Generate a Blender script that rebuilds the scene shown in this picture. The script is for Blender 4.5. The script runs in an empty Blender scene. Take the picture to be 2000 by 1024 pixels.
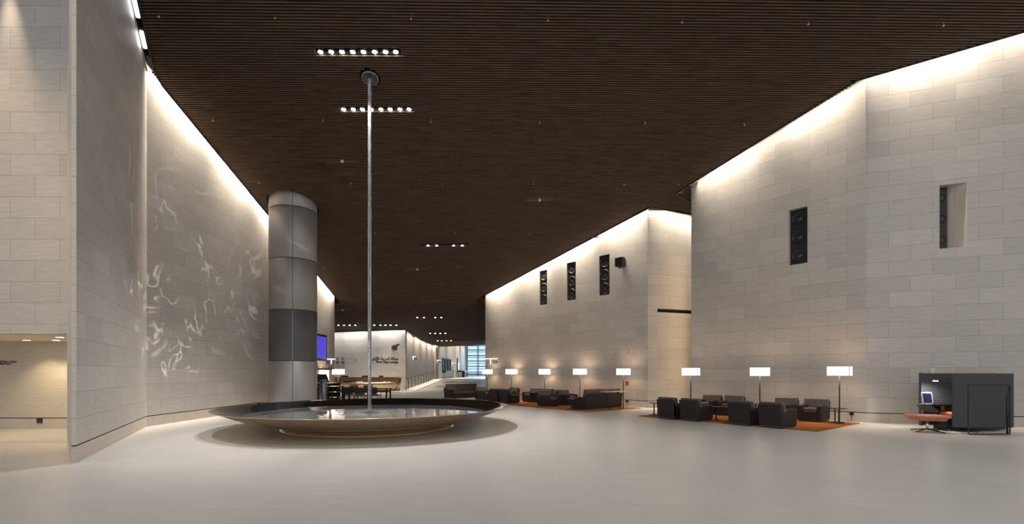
import bpy, bmesh, math, random
from mathutils import Vector, Matrix
random.seed(7)
C = bpy.context.scene.collection
sc = bpy.context.scene
PI = math.pi

# ------------------------------------------------------------------ camera, world, exposure
EYE = 1.62
FPX = 944.4
HOR = 726.5
cam_d = bpy.data.cameras.new('camera')
cam = bpy.data.objects.new('camera', cam_d)
C.objects.link(cam)
cam.location = (0, 0, EYE)
cam.rotation_euler = (PI/2, 0, 0)
cam_d.sensor_width = 36
cam_d.sensor_fit = 'HORIZONTAL'
cam_d.lens = 17.0
cam_d.shift_y = (HOR-512)/2000
cam_d.clip_end = 400
cam_d.clip_start = 0.05
sc.camera = cam
sc.view_settings.view_transform = 'Standard'
sc.view_settings.look = 'None'
sc.view_settings.gamma = 1
sc.view_settings.use_curve_mapping = False
sc.view_settings.exposure = 0.45
w = bpy.data.worlds.new('world')
sc.world = w
w.use_nodes = True
w.node_tree.nodes['Background'].inputs[0].default_value = (0.95, 0.965, 1.0, 1)
w.node_tree.nodes['Background'].inputs[1].default_value = 0.62
sc.cycles.max_bounces = 8
sc.cycles.diffuse_bounces = 4
sc.cycles.glossy_bounces = 4
sc.cycles.sample_clamp_indirect = 4
sc.cycles.caustics_reflective = True
sc.cycles.blur_glossy = 1.0
sc.cycles.caustics_refractive = False

WARM = (1.0, 0.86, 0.70)
NEUT = (1.0, 0.97, 0.94)

# ------------------------------------------------------------------ geometry of the hall
B = 0.035                                    # the ceiling rises a little to the right
S = 0.291                                    # and falls towards the far end
PROF = [(30, 4.61), (31.5, 4.27), (33, 4.1), (35.5, 3.95), (40.4, 3.80), (45, 3.55), (50, 3.33), (56, 3.36), (62, 3.45)]
def H0(y):
    if y <= 30: return 13.34-S*y
    for (a, ha), (b, hb) in zip(PROF, PROF[1:]):
        if y <= b: return ha+(hb-ha)*(y-a)/(b-a)
    return PROF[-1][1]
def zc(x, y): return EYE+H0(y)+B*x           # underside of the ceiling slats
def fl(px, py):                              # floor point seen at a place of the photograph
    Y = EYE*FPX/(py-HOR)
    return Vector(((px-1000)/FPX*Y, Y, 0))
def at(px, py, Y):
    return Vector(((px-1000)/FPX*Y, Y, EYE-(py-HOR)/FPX*Y))
def onwall(px, p0, p1):                      # distance along a wall line
    k = (px-1000)/FPX
    dx, dy = p1[0]-p0[0], p1[1]-p0[1]
    t = (k*p0[1]-p0[0])/(dx-k*dy)
    return t*math.hypot(dx, dy), p0[1]+t*dy
def zat(py, Y): return EYE-(py-HOR)/FPX*Y

def on_ceiling(px, py):
    y = 12.0
    for i in range(60):
        x = (px-1000)/FPX*y
        v = (HOR-py)/FPX
        f_ = H0(y)+B*x - v*y
        d_ = (H0(y+.01)+B*x - v*(y+.01) - f_)/.01
        y -= f_/d_*0.8
    return Vector(((px-1000)/FPX*y, y, zc((px-1000)/FPX*y, y)))

# ------------------------------------------------------------------ materials
def mat(name, col=(.5, .5, .5), rough=.5, metal=0., spec=.5, emit=None, estr=0., **k):
    m = bpy.data.materials.new(name)
    m.use_nodes = True
    b = m.node_tree.nodes['Principled BSDF']
    b.inputs['Base Color'].default_value = (*col, 1)
    b.inputs['Roughness'].default_value = rough
    b.inputs['Metallic'].default_value = metal
    b.inputs['Specular IOR Level'].default_value = spec
    if emit:
        b.inputs['Emission Color'].default_value = (*emit, 1)
        b.inputs['Emission Strength'].default_value = estr
    for kk, v in k.items(): b.inputs[kk].default_value = v
    return m
def nd(m, typ, **k):
    n = m.node_tree.nodes.new(typ)
    for a, v in k.items(): setattr(n, a, v)
    return n
def lk(m, a, b): m.node_tree.links.new(a, b)
def ramp(m, fac, stops):
    r = nd(m, 'ShaderNodeValToRGB')
    el = r.color_ramp.elements
    while len(el) < len(stops): el.new(.5)
    for e, (p, c) in zip(el, stops):
        e.position = p; e.color = (*c, 1)
    lk(m, fac, r.inputs[0])
    return r.outputs[0]
def grain(m, scale, amount, base, coords='UV', detail=5, stretch=(1, 1, 1), rough_var=None, bump=0.):
    """noise variation multiplied on a base colour"""
    b = m.node_tree.nodes['Principled BSDF']
    tc = nd(m, 'ShaderNodeTexCoord'); mp = nd(m, 'ShaderNodeMapping')
    mp.inputs['Scale'].default_value = stretch
    lk(m, tc.outputs[coords], mp.inputs[0])
    n = nd(m, 'ShaderNodeTexNoise'); n.inputs['Scale'].default_value = scale; n.inputs['Detail'].default_value = detail
    lk(m, mp.outputs[0], n.inputs['Vector'])
    lo = tuple(c*(1-amount) for c in base); hi = tuple(min(1, c*(1+amount)) for c in base)
    out = ramp(m, n.outputs['Fac'], [(.3, lo), (.7, hi)])
    lk(m, out, b.inputs['Base Color'])
    if bump:
        bp = nd(m, 'ShaderNodeBump'); bp.inputs['Strength'].default_value = bump; bp.inputs['Distance'].default_value = .01
        lk(m, n.outputs['Fac'], bp.inputs['Height']); lk(m, bp.outputs[0], b.inputs['Normal'])
    return n, mp

def stone_wall(name, base, bw=1.12, bh=.478, joint=.005, rough=.55, var=.07, jdark=.62):
    m = mat(name, base, rough, spec=.35)
    b = m.node_tree.nodes['Principled BSDF']
    tc = nd(m, 'ShaderNodeTexCoord')
    br = nd(m, 'ShaderNodeTexBrick')
    br.offset = .5; br.offset_frequency = 2
    br.inputs['Scale'].default_value = 1
    br.inputs['Brick Width'].default_value = bw
    br.inputs['Row Height'].default_value = bh
    br.inputs['Mortar Size'].default_value = joint
    br.inputs['Mortar Smooth'].default_value = .1
    br.inputs['Color1'].default_value = (*[c*(1-var) for c in base], 1)
    br.inputs['Color2'].default_value = (*[c*(1+var) for c in base], 1)
    br.inputs['Mortar'].default_value = (*[c*jdark for c in base], 1)
    lk(m, tc.outputs['UV'], br.inputs['Vector'])
    mp = nd(m, 'ShaderNodeMapping'); mp.inputs['Scale'].default_value = (1.2, 9, 1)
    lk(m, tc.outputs['UV'], mp.inputs[0])
    n = nd(m, 'ShaderNodeTexNoise'); n.inputs['Scale'].default_value = 2.2; n.inputs['Detail'].default_value = 8; n.inputs['Roughness'].default_value = .65
    lk(m, mp.outputs[0], n.inputs['Vector'])
    r = ramp(m, n.outputs['Fac'], [(.3, (.86, .86, .86)), (.72, (1.08, 1.07, 1.05))])
    mx = nd(m, 'ShaderNodeMix'); mx.data_type = 'RGBA'; mx.blend_type = 'MULTIPLY'; mx.inputs[0].default_value = 1
    lk(m, br.outputs['Color'], mx.inputs[6]); lk(m, r, mx.inputs[7])
    lk(m, mx.outputs[2], b.inputs['Base Color'])
    bp = nd(m, 'ShaderNodeBump'); bp.inputs['Strength'].default_value = .25; bp.inputs['Distance'].default_value = .01
    inv = nd(m, 'ShaderNodeMath', operation='SUBTRACT'); inv.inputs[0].default_value = 1
    lk(m, br.outputs['Fac'], inv.inputs[1]); lk(m, inv.outputs[0], bp.inputs['Height']); lk(m, bp.outputs[0], b.inputs['Normal'])
    return m

M = {}
STONE = (.50, .470, .435)
M['stone'] = stone_wall('limestone_blocks', STONE)
M['stone_side'] = stone_wall('limestone_plain', (.58, .52, .45), bw=60, bh=.478, var=.0)
M['stone_plain'] = stone_wall('limestone_alcove', (.56, .50, .42), bw=60, bh=6, var=.02)
M['base'] = stone_wall('limestone_base', (.54, .48, .42), bw=1.12, bh=3, var=.05)
M['dark'] = mat('black_gap', (.012, .011, .010), .8)
M['void'] = mat('black_plenum', (.010, .008, .007), .95, spec=.1)
M['wood'] = mat('dark_timber_slat', (.10, .062, .040), .55, spec=.3)
grain(M['wood'], 3, .35, (.098, .060, .036), coords='Object', stretch=(.4, 6, 6))
M['trough'] = mat('dark_bronze_trough', (.05, .032, .022), .6, spec=.2)
M['fascia'] = mat('black_fascia', (.010, .010, .012), .45)
M['steel_slot'] = mat('grey_steel_panel', (.28, .29, .30), .4, .6)
M['soffit'] = mat('cream_plaster', (.72, .62, .48), .7)

# floor
m = mat('honed_limestone_floor', (.6, .56, .51), .32, spec=.45)
b = m.node_tree.nodes['Principled BSDF']
tc = nd(m, 'ShaderNodeTexCoord'); mp = nd(m, 'ShaderNodeMapping')
mp.inputs['Rotation'].default_value = (0, 0, math.radians(-88.4))
mp.inputs['Location'].default_value = (.35, .42, 0)
lk(m, tc.outputs['Object'], mp.inputs[0])
br = nd(m, 'ShaderNodeTexBrick'); br.offset = .5
for k_, v_ in {'Scale': 1, 'Brick Width': 1.8, 'Row Height': .9, 'Mortar Size': .0025, 'Mortar Smooth': .2}.items(): br.inputs[k_].default_value = v_
FB = (.54, .51, .475)
br.inputs['Color1'].default_value = (*[c*.97 for c in FB], 1); br.inputs['Color2'].default_value = (*[c*1.03 for c in FB], 1)
br.inputs['Mortar'].default_value = (*[c*.80 for c in FB], 1)
lk(m, mp.outputs[0], br.inputs['Vector'])
mp2 = nd(m, 'ShaderNodeMapping'); mp2.inputs['Rotation'].default_value = (0, 0, math.radians(35)); mp2.inputs['Scale'].default_value = (1, 5, 1)
lk(m, tc.outputs['Object'], mp2.inputs[0])
n = nd(m, 'ShaderNodeTexNoise'); n.inputs['Scale'].default_value = 1.3; n.inputs['Detail'].default_value = 9; n.inputs['Roughness'].default_value = .6
lk(m, mp2.outputs[0], n.inputs['Vector'])
r = ramp(m, n.outputs['Fac'], [(.3, (.93, .93, .93)), (.7, (1.05, 1.05, 1.04))])
mx = nd(m, 'ShaderNodeMix'); mx.data_type = 'RGBA'; mx.blend_type = 'MULTIPLY'; mx.inputs[0].default_value = 1
lk(m, br.outputs['Color'], mx.inputs[6]); lk(m, r, mx.inputs[7]); lk(m, mx.outputs[2], b.inputs['Base Color'])
r2 = nd(m, 'ShaderNodeMapRange'); r2.inputs[3].default_value = .26; r2.inputs[4].default_value = .40
lk(m, n.outputs['Fac'], r2.inputs[0]); lk(m, r2.outputs[0], b.inputs['Roughness'])
M['floor'] = m

M['leather'] = mat('charcoal_brown_leather', (.024, .021, .021), .52, spec=.28)
grain(M['leather'], 60, .12, (.026, .0215, .0205), coords='Object', bump=.08)
M['leather_seat'] = mat('lamplit_leather_cushion', (.045, .034, .030), .34, spec=.55)
grain(M['leather_seat'], 40, .12, (.095, .070, .062), coords='Object', bump=.06)  # cushion tone lightened to stand in for lamplight on the seats
M['plinth'] = mat('brushed_steel_plinth', (.10, .10, .105), .35, .8)
M['black_metal'] = mat('black_powder_coated_metal', (.018, .018, .020), .38, .3)
M['table_top'] = mat('dark_polished_table_top', (.030, .026, .026), .14, spec=.6)
M['white_top'] = mat('pale_laminate_table_top', (.55, .55, .58), .25)
M['chrome'] = mat('polished_chrome', (.75, .75, .77), .10, 1.)
M['tan'] = mat('tan_leather', (.42, .155, .075), .36, spec=.5)
grain(M['tan'], 9, .12, (.42, .155, .075), coords='Object', bump=.05)
M['lamp_shade'] = mat('glowing_linen_shade', (.9, .82, .7), .8, emit=(1.0, .92, .80), estr=1.15)
M['lamp_rim'] = mat('dark_shade_rim', (.35, .22, .12), .6)
M['speaker'] = mat('black_speaker_baffle', (.012, .012, .013), .45)
M['cone'] = mat('black_speaker_cone', (.012, .012, .013), .38, spec=.5)
M['cap'] = mat('glossy_dust_cap', (.03, .03, .033), .15, spec=.8)
M['white_plastic'] = mat('white_plastic', (.62, .61, .58), .4)
M['grey_plastic'] = mat('grey_plastic', (.35, .35, .35), .4)
M['red'] = mat('red_plastic', (.45, .05, .02), .4)
M['letter'] = mat('dark_bronze_letter', (.035, .030, .028), .4, .3)
M['logo'] = mat('grey_metal_emblem', (.16, .155, .16), .35, .4)
M['sign_light'] = mat('lit_white_sign_bar', (.9, .9, .9), .5, emit=(1, .97, .95), estr=.9)
M['spot_lens'] = mat('lit_spot_lens', (1, 1, 1), .3, emit=(.97, .93, 1.0), estr=30.)
M['downlight'] = mat('lit_downlight', (1, 1, 1), .3, emit=(1, .93, .80), estr=14.)
M['slot_lamp'] = mat('lit_slot_lamp', (1, 1, 1), .3, emit=(.93, .94, 1.0), estr=9.)
M['copper'] = mat('sprinkler_brass', (.75, .42, .25), .35, .6)
M['bulb_red'] = mat('sprinkler_red_bulb', (.5, .05, .01), .2)

# rug
m = mat('rust_orange_pile_rug', (.30, .105, .025), .95, spec=.1)
nn, _ = grain(m, 1.6, .38, (.30, .105, .024), coords='Object', detail=7, stretch=(1, 3.5, 1), bump=.2)
M['rug'] = m
# pillar cladding
m = mat('satin_aluminium_cladding', (.34, .33, .32), .50, .55); M['alu'] = m
grain(m, 1.2, .05, (.36, .35, .34), coords='Object', stretch=(1, 1, .3))
M['alu_dark'] = mat('dark_grey_glass_cladding', (.105, .107, .112), .45, .2, spec=.5)
M['seam'] = mat('dark_seam', (.05, .05, .05), .5, .5)
# fountain
m = mat('mirror_bronze_steel', (.86, .69, .48), .08, .86); M['bowl'] = m
m = mat('polished_steel_inner_slope', (.28, .28, .30), .10, 1.); M['inner'] = m
nt, mp_ = None, None
bb = m.node_tree.nodes['Principled BSDF']
n = nd(m, 'ShaderNodeTexNoise'); n.inputs['Scale'].default_value = 2.2; n.inputs['Detail'].default_value = 3
tc = nd(m, 'ShaderNodeTexCoord'); lk(m, tc.outputs['Object'], n.inputs['Vector'])
bp = nd(m, 'ShaderNodeBump'); bp.inputs['Strength'].default_value = .35; bp.inputs['Distance'].default_value = .03
lk(m, n.outputs['Fac'], bp.inputs['Height']); lk(m, bp.outputs[0], bb.inputs['Normal'])
m = mat('basin_water', (.085, .092, .10), .02, spec=.6); M['water'] = m
bb = m.node_tree.nodes['Principled BSDF']; bb.inputs['IOR'].default_value = 1.85
tc = nd(m, 'ShaderNodeTexCoord'); 
n = nd(m, 'ShaderNodeTexNoise'); n.inputs['Scale'].default_value = 5; n.inputs['Detail'].default_value = 3
lk(m, tc.outputs['Object'], n.inputs['Vector'])
wv = nd(m, 'ShaderNodeTexWave'); wv.wave_type = 'RINGS'; wv.rings_direction = 'Z'
wv.inputs['Scale'].default_value = 1.6; wv.inputs['Distortion'].default_value = 3; wv.inputs['Detail'].default_value = 2
lk(m, tc.outputs['Object'], wv.inputs['Vector'])
ad = nd(m, 'ShaderNodeMath', operation='ADD'); lk(m, n.outputs['Fac'], ad.inputs[0]); lk(m, wv.outputs['Fac'], ad.inputs[1])
bp = nd(m, 'ShaderNodeBump'); bp.inputs['Strength'].default_value = .045; bp.inputs['Distance'].default_value = .012
lk(m, ad.outputs[0], bp.inputs['Height']); lk(m, bp.outputs[0], bb.inputs['Normal'])
m = mat('falling_water', (.80, .82, .88), .03, spec=.6); M['stream'] = m
bb = m.node_tree.nodes['Principled BSDF']; bb.inputs['Transmission Weight'].default_value = .82; bb.inputs['IOR'].default_value = 1.33
tc = nd(m, 'ShaderNodeTexCoord'); mp = nd(m, 'ShaderNodeMapping'); mp.inputs['Scale'].default_value = (14, 14, 3)
lk(m, tc.outputs['Object'], mp.inputs[0])
n = nd(m, 'ShaderNodeTexNoise'); n.inputs['Scale'].default_value = 1.5; n.inputs['Detail'].default_value = 5
lk(m, mp.outputs[0], n.inputs['Vector'])
bp = nd(m, 'ShaderNodeBump'); bp.inputs['Strength'].default_value = .9; bp.inputs['Distance'].default_value = .03
lk(m, n.outputs['Fac'], bp.inputs['Height']); lk(m, bp.outputs[0], bb.inputs['Normal'])
# others
M['desk_gold'] = mat('brushed_bronze_desk', (.60, .43, .27), .24, .9)
M['desk_back'] = mat('dark_bronze_desk_back', (.26, .17, .10), .25, .8)
M['screen_off'] = mat('dark_glass_screen', (.02, .02, .026), .12, spec=.6)
m = mat('departure_board_screen', (.02, .02, .05), .3); M['board'] = m
bb = m.node_tree.nodes['Principled BSDF']
tc = nd(m, 'ShaderNodeTexCoord')
br = nd(m, 'ShaderNodeTexBrick'); br.inputs['Scale'].default_value = 1
for k_, v_ in {'Brick Width': .16, 'Row Height': .06, 'Mortar Size': .014}.items(): br.inputs[k_].default_value = v_
br.inputs['Color1'].default_value = (.20, .22, .95, 1); br.inputs['Color2'].default_value = (.05, .03, .75, 1); br.inputs['Mortar'].default_value = (.07, .02, .72, 1)
lk(m, tc.outputs['UV'], br.inputs['Vector']); lk(m, br.outputs['Color'], bb.inputs['Emission Color']); bb.inputs['Emission Strength'].default_value = .55
M['lit_panel'] = mat('lit_warm_panel', (.9, .8, .6), .5, emit=(1, .82, .55), estr=1.6)
m = mat('charcoal_felt_screen', (.05, .05, .053), .9, spec=.2); M['felt'] = m
bb = m.node_tree.nodes['Principled BSDF']
tc = nd(m, 'ShaderNodeTexCoord'); wv = nd(m, 'ShaderNodeTexWave'); wv.bands_direction = 'Z'; wv.inputs['Scale'].default_value = 5.2
lk(m, tc.outputs['Object'], wv.inputs['Vector'])
lk(m, ramp(m, wv.outputs['Fac'], [(.1, (.060, .060, .064)), (.5, (.080, .080, .085))]), bb.inputs['Base Color'])
bp = nd(m, 'ShaderNodeBump'); bp.inputs['Strength'].default_value = .5; bp.inputs['Distance'].default_value = .01
lk(m, wv.outputs['Fac'], bp.inputs['Height']); lk(m, bp.outputs[0], bb.inputs['Normal'])
m = mat('fine_charcoal_felt', (.072, .072, .077), .9, spec=.2); M['felt_fine'] = m
bb = m.node_tree.nodes['Principled BSDF']
tc = nd(m, 'ShaderNodeTexCoord'); wv = nd(m, 'ShaderNodeTexWave'); wv.bands_direction = 'Z'; wv.inputs['Scale'].default_value = 14
lk(m, tc.outputs['Object'], wv.inputs['Vector'])
lk(m, ramp(m, wv.outputs['Fac'], [(.1, (.068, .068, .073)), (.6, (.078, .078, .084))]), bb.inputs['Base Color'])
M['bin'] = mat('brushed_blue_grey_steel', (.24, .25, .30), .28, .9)
M['mesh_fabric'] = mat('black_mesh_fabric', (.03, .028, .027), .7)
M['window_glass'] = mat('daylit_frosted_pane', (.4, .5, .6), .3, emit=(.50, .72, .92), estr=.85)
M['window_dark'] = mat('daylit_lower_pane', (.3, .4, .5), .3, emit=(.25, .40, .62), estr=.6)
M['mullion'] = mat('blue_grey_steel_mullion', (.13, .19, .27), .5, .2)
M['teal_glass'] = mat('green_tinted_window', (.03, .07, .07), .12, emit=(.15, .42, .45), estr=.25)
M['kerb'] = mat('pale_stone_kerb', (.74, .72, .68), .5)
M['rail'] = mat('dark_steel_rail', (.06, .055, .05), .35, .7)

# ------------------------------------------------------------------ mesh helpers
def add_box(bm, cx, cy, cz, sx, sy, sz, rot=None, mi=0, bev=0., seg=2):
    vs = bmesh.ops.create_cube(bm, size=1)['verts']
    Mx = Matrix.Translation((cx, cy, cz)) @ (rot.to_4x4() if rot else Matrix.Identity(4)) @ Matrix.Diagonal((sx, sy, sz, 1))
    bmesh.ops.transform(bm, matrix=Mx, verts=vs)
    fs = set(f for v in vs for f in v.link_faces)
    for f in fs: f.material_index = mi
    if bev:
        es = list(set(e for v in vs for e in v.link_edges))
        r_ = bmesh.ops.bevel(bm, geom=es, offset=bev, segments=seg, profile=.5, affect='EDGES')
        for f in r_['faces']: f.material_index = mi; f.smooth = True
        vs = [v for v in r_['verts']]
    return vs
def add_cyl(bm, p0, p1, r0, r1=None, seg=16, mi=0, caps=True):
    p0, p1 = Vector(p0), Vector(p1); r1 = r0 if r1 is None else r1
    d = p1-p0
    q = d.to_track_quat('Z', 'Y').to_matrix()
    a = []; b_ = []
    for i in range(seg):
        t = 2*PI*i/seg
        o = q @ Vector((math.cos(t), math.sin(t), 0))
        a.append(bm.verts.new(p0+o*r0)); b_.append(bm.verts.new(p1+o*r1))
    for i in range(seg):
        f = bm.faces.new((a[i], a[(i+1) % seg], b_[(i+1) % seg], b_[i])); f.smooth = True; f.material_index = mi
    if caps:
        bm.faces.new(a[::-1]).material_index = mi; bm.faces.new(b_).material_index = mi
def add_tube(bm, pts, r, seg=8, mi=0):
    pts = [Vector(p) for p in pts]
    rings = []
    up = None
    for i, p in enumerate(pts):
        if i == 0: d = pts[1]-p
        elif i == len(pts)-1: d = p-pts[i-1]
        else: d = (pts[i+1]-p).normalized()+(p-pts[i-1]).normalized()
        d.normalize()
        if up is None:
            up = d.orthogonal().normalized()
        else:
            up = (up-d*up.dot(d)).normalized()
        s_ = d.cross(up)
        rings.append([bm.verts.new(p+(up*math.cos(2*PI*k/seg)+s_*math.sin(2*PI*k/seg))*r) for k in range(seg)])
    for a, b_ in zip(rings, rings[1:]):
        for k in range(seg):
            f = bm.faces.new((a[k], a[(k+1) % seg], b_[(k+1) % seg], b_[k])); f.smooth = True; f.material_index = mi
    bm.faces.new(rings[0][::-1]).material_index = mi; bm.faces.new(rings[-1]).material_index = mi
def add_lathe(bm, prof, seg=48, c=(0, 0, 0), mi=0, smooth=True, mis=None):
    rings = []
    for r_, z in prof:
        if r_ < 1e-6: rings.append([bm.verts.new((c[0], c[1], c[2]+z))])
        else: rings.append([bm.verts.new((c[0]+r_*math.cos(2*PI*k/seg), c[1]+r_*math.sin(2*PI*k/seg), c[2]+z)) for k in range(seg)])
    for j, (a, b_) in enumerate(zip(rings, rings[1:])):
        for k in range(seg):
            k2 = (k+1) % seg
            if len(a) == 1 and len(b_) == 1: continue
            if len(a) == 1: f = bm.faces.new((a[0], b_[k2], b_[k]))
            elif len(b_) == 1: f = bm.faces.new((a[k], a[k2], b_[0]))
            else: f = bm.faces.new((a[k], a[k2], b_[k2], b_[k]))
            f.smooth = smooth; f.material_index = mis[j] if mis else mi
def NB(): return bmesh.new()
def obj(name, bm, mats, parent=None, loc=None, recalc=True):
    me = bpy.data.meshes.new(name)
    if recalc: bmesh.ops.recalc_face_normals(bm, faces=bm.faces)
    bm.to_mesh(me); bm.free()
    for m_ in (mats if isinstance(mats, (list, tuple)) else [mats]): me.materials.append(m_)
    o = bpy.data.objects.new(name, me); C.objects.link(o)
    if parent: o.parent = parent
    if loc: o.location = loc
    return o
def tag(o, label, cat, group=None, kind=None):
    if label: o['label'] = label
    if cat: o['category'] = cat
    if group: o['group'] = group
    if kind: o['kind'] = kind
    return o
def thing(name, label, cat, loc=(0, 0, 0), rotz=0, group=None):
    o = bpy.data.objects.new(name, None); C.objects.link(o)
    o.location = loc; o.rotation_euler = (0, 0, rotz); o.empty_display_size = .1
    return tag(o, label, cat, group)
def struct(name, bm, m_, parent=None, **k):
    o = obj(name, bm, m_, parent, **k)
    if not parent: o['kind'] = 'structure'
    return o
def dup(root, loc=None, rotz=None, label=None, group=None):
    def rec(o, par):
        c = o.copy(); C.objects.link(c)
        if par: c.parent = par
        for ch in kids.get(o.name, []): rec(ch, c)
        return c
    kids = {}
    stack = [root]
    while stack:
        o = stack.pop(); kids[o.name] = list(o.children); stack += kids[o.name]
    r_ = rec(root, None)
    if loc is not None: r_.location = loc
    if rotz is not None: r_.rotation_euler = (0, 0, rotz)
    if label: r_['label'] = label
    if group: r_['group'] = group
    return r_

# ------------------------------------------------------------------ wall lines
E1, E2, L1, L2 = (-7.81, 8.57), (-7.72, 8.57), (-10.77, 14.26), (-10.77, 29.35)
A0, A1, A2 = (7.51, 20.25), (11.30, 15.45), (21.0, 11.84)
K0, K1, K2 = (-1.65, 29.9), (6.11, 21.76), (9.6, 23.01)
UP0, UP1 = (-26.0, 10.89), (-10.02, 10.89)
GROOVE = .306

def wall_face(bm, p0, p1, z0, za, zb, side, holes=(), thick=.4, mi=0, u0off=0.):
    """a wall of real thickness from p0 to p1; side=+1: its room face lies to the left of p0->p1.
    holes: (u0, u1, z0, z1, depth, splay, niche_mat)"""
    uvl = bm.loops.layers.uv.verify()
    p0, p1 = Vector((*p0, 0)), Vector((*p1, 0))
    d = (p1-p0); L = d.length; d.normalize()
    n_ = Vector((-d.y, d.x, 0))*side
    us = sorted({0., L, *[h[0] for h in holes], *[h[1] for h in holes]})
    top = lambda u: za+(zb-za)*u/L
    def quad(pts, uvs, mi_):
        vs = [bm.verts.new(p) for p in pts]
        f = bm.faces.new(vs); f.material_index = mi_
        for l, q in zip(f.loops, uvs): l[uvl].uv = q
        return f
    P = lambda u, z, dep=0.: p0+d*u+Vector((0, 0, z))-n_*dep
    for a, b_ in zip(us, us[1:]):
        mid = (a+b_)/2
        zs = [(z0, z0)]
        for h in sorted([h for h in holes if h[0] <= mid <= h[1]], key=lambda h: h[2]):
            zs.append((h[2], h[2])); zs.append((h[3], h[3]))
        zs.append((top(a), top(b_)))
        for i in range(0, len(zs), 2):
            (la, lb), (ha, hb) = zs[i], zs[i+1]
            quad([P(a, la), P(b_, lb), P(b_, hb), P(a, ha)], [(a+u0off, la-GROOVE), (b_+u0off, lb-GROOVE), (b_+u0off, hb-GROOVE), (a+u0off, ha-GROOVE)], mi)
    for h in holes:
        a, b_, c, e, dep, spl, nm = h
        b2 = b_-spl
        for pts in ([P(a, c), P(a, c, dep), P(a, e, dep), P(a, e)], [P(b_, c), P(b_, e), P(b2, e, dep), P(b2, c, dep)],
                    [P(a, e), P(a, e, dep), P(b2, e, dep), P(b_, e)], [P(a, c), P(b_, c), P(b2, c, dep), P(a, c, dep)]):
            quad(pts, [(0, .1), (dep, .1), (dep, .4), (0, .4)], 1)
        quad([P(a, c, dep), P(b2, c, dep), P(b2, e, dep), P(a, e, dep)], [(0, 0), (1, 0), (1, 1), (0, 1)], nm)
    T = thick
    quad([P(0, z0, T), P(0, top(0), T), P(L, top(L), T), P(L, z0, T)], [(0, 0)]*4, mi)
    quad([P(0, z0), P(0, top(0)), P(0, top(0), T), P(0, z0, T)], [(0, z0), (0, top(0)), (T, top(0)), (T, z0)], 1)
    quad([P(L, z0), P(L, z0, T), P(L, top(L), T), P(L, top(L))], [(0, z0), (T, z0), (T, top(L)), (0, top(L))], 1)
    quad([P(0, top(0)), P(L, top(L)), P(L, top(L), T), P(0, top(0), T)], [(0, 0)]*4, 1)
    quad([P(0, z0), P(0, z0, T), P(L, z0, T), P(L, z0)], [(0, 0)]*4, 1)

def wall(name, segs, side, fixed=None, over=1.4, z0=.318, groove=True, holes={}, thick=.4, stone='stone'):
    bm = NB(); acc = 0
    for i, (p0, p1) in enumerate(segs):
        L = math.dist(p0, p1)
        za = fixed or zc(*p0)+over; zb = fixed or zc(*p1)+over
        wall_face(bm, p0, p1, z0, za, zb, side, holes.get(i, ()), thick, 0, acc)
        acc += L
    o = struct(name, bm, [M[stone], M['stone_side'], M['dark']], recalc=False)
    if groove:
        bb_, bg = NB(), NB(); acc = 0
        for p0, p1 in segs:
            L = math.dist(p0, p1)
            wall_face(bb_, p0, p1, 0, GROOVE-.012, GROOVE-.012, side, (), thick, 0, acc); acc += L
            d = (Vector(p1)-Vector(p0)).normalized(); n_ = Vector((-d.y, d.x))*side*-.03
            wall_face(bg, (p0[0]+n_.x, p0[1]+n_.y), (p1[0]+n_.x, p1[1]+n_.y), GROOVE-.013, .319, .319, side, (), thick-.06, 0, 0)
        struct(name.replace('wall', 'baseboard'), bb_, [M['base'], M['base']], recalc=False)
        struct('trim_'+str(wall.n), bg, [M['dark'], M['dark']], recalc=False); wall.n += 1
    return o
wall.n = 1

# speaker niches on the right blocks (positions read off the wall planes)
def hole(p0, p1, xa, xb, ya0, yb0, dep, spl, nm):
    ua, Ya = onwall(xa, p0, p1); ub, Yb = onwall(xb, p0, p1)
    ztop = (zat(ya0, Ya)); zbot = zat(yb0, Ya)
    return (min(ua, ub), max(ua, ub), zbot, ztop, dep, spl, nm)
hA = hole(A0, A1, 1540, 1577, 411, 519, .28, .05, 1)
hB = hole(A1, A2, 1835, 1889, 362, 486, .42, .42, 1)
hK = [hole(K0, K1, 1054, 1068.5, 530, 596.5, .14, .02, 1),
      hole(K0, K1, 1107, 1124.5, 514.5, 587.5, .14, .02, 1),
      hole(K0, K1, 1170, 1190.5, 500.5, 578, .14, .02, 1)]
ua, Ya = onwall(1284, K1, K2)
hS = (ua, ua+3.2, zat(609, Ya)-.02, zat(602.5, Ya), .3, 0, 2)

wall('wall_right', [(A0, A1), (A1, A2)], -1, holes={0: [hA], 1: [hB]}, thick=.6)
wall('wall_middle', [(K0, K1), (K1, K2)], -1, holes={0: hK, 1: [hS]}, thick=.6)
# returns of the right blocks, out of sight from the front
wall('wall_right_return', [((9.4, 22.2), A0)], -1, over=1.4)
wall('wall_middle_return', [((.9, 34.5), K0)], -1, over=1.4)
wall('wall_left', [(L1, L2), (L2, (-11.6, 29.5))], -1, thick=.6)
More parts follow.
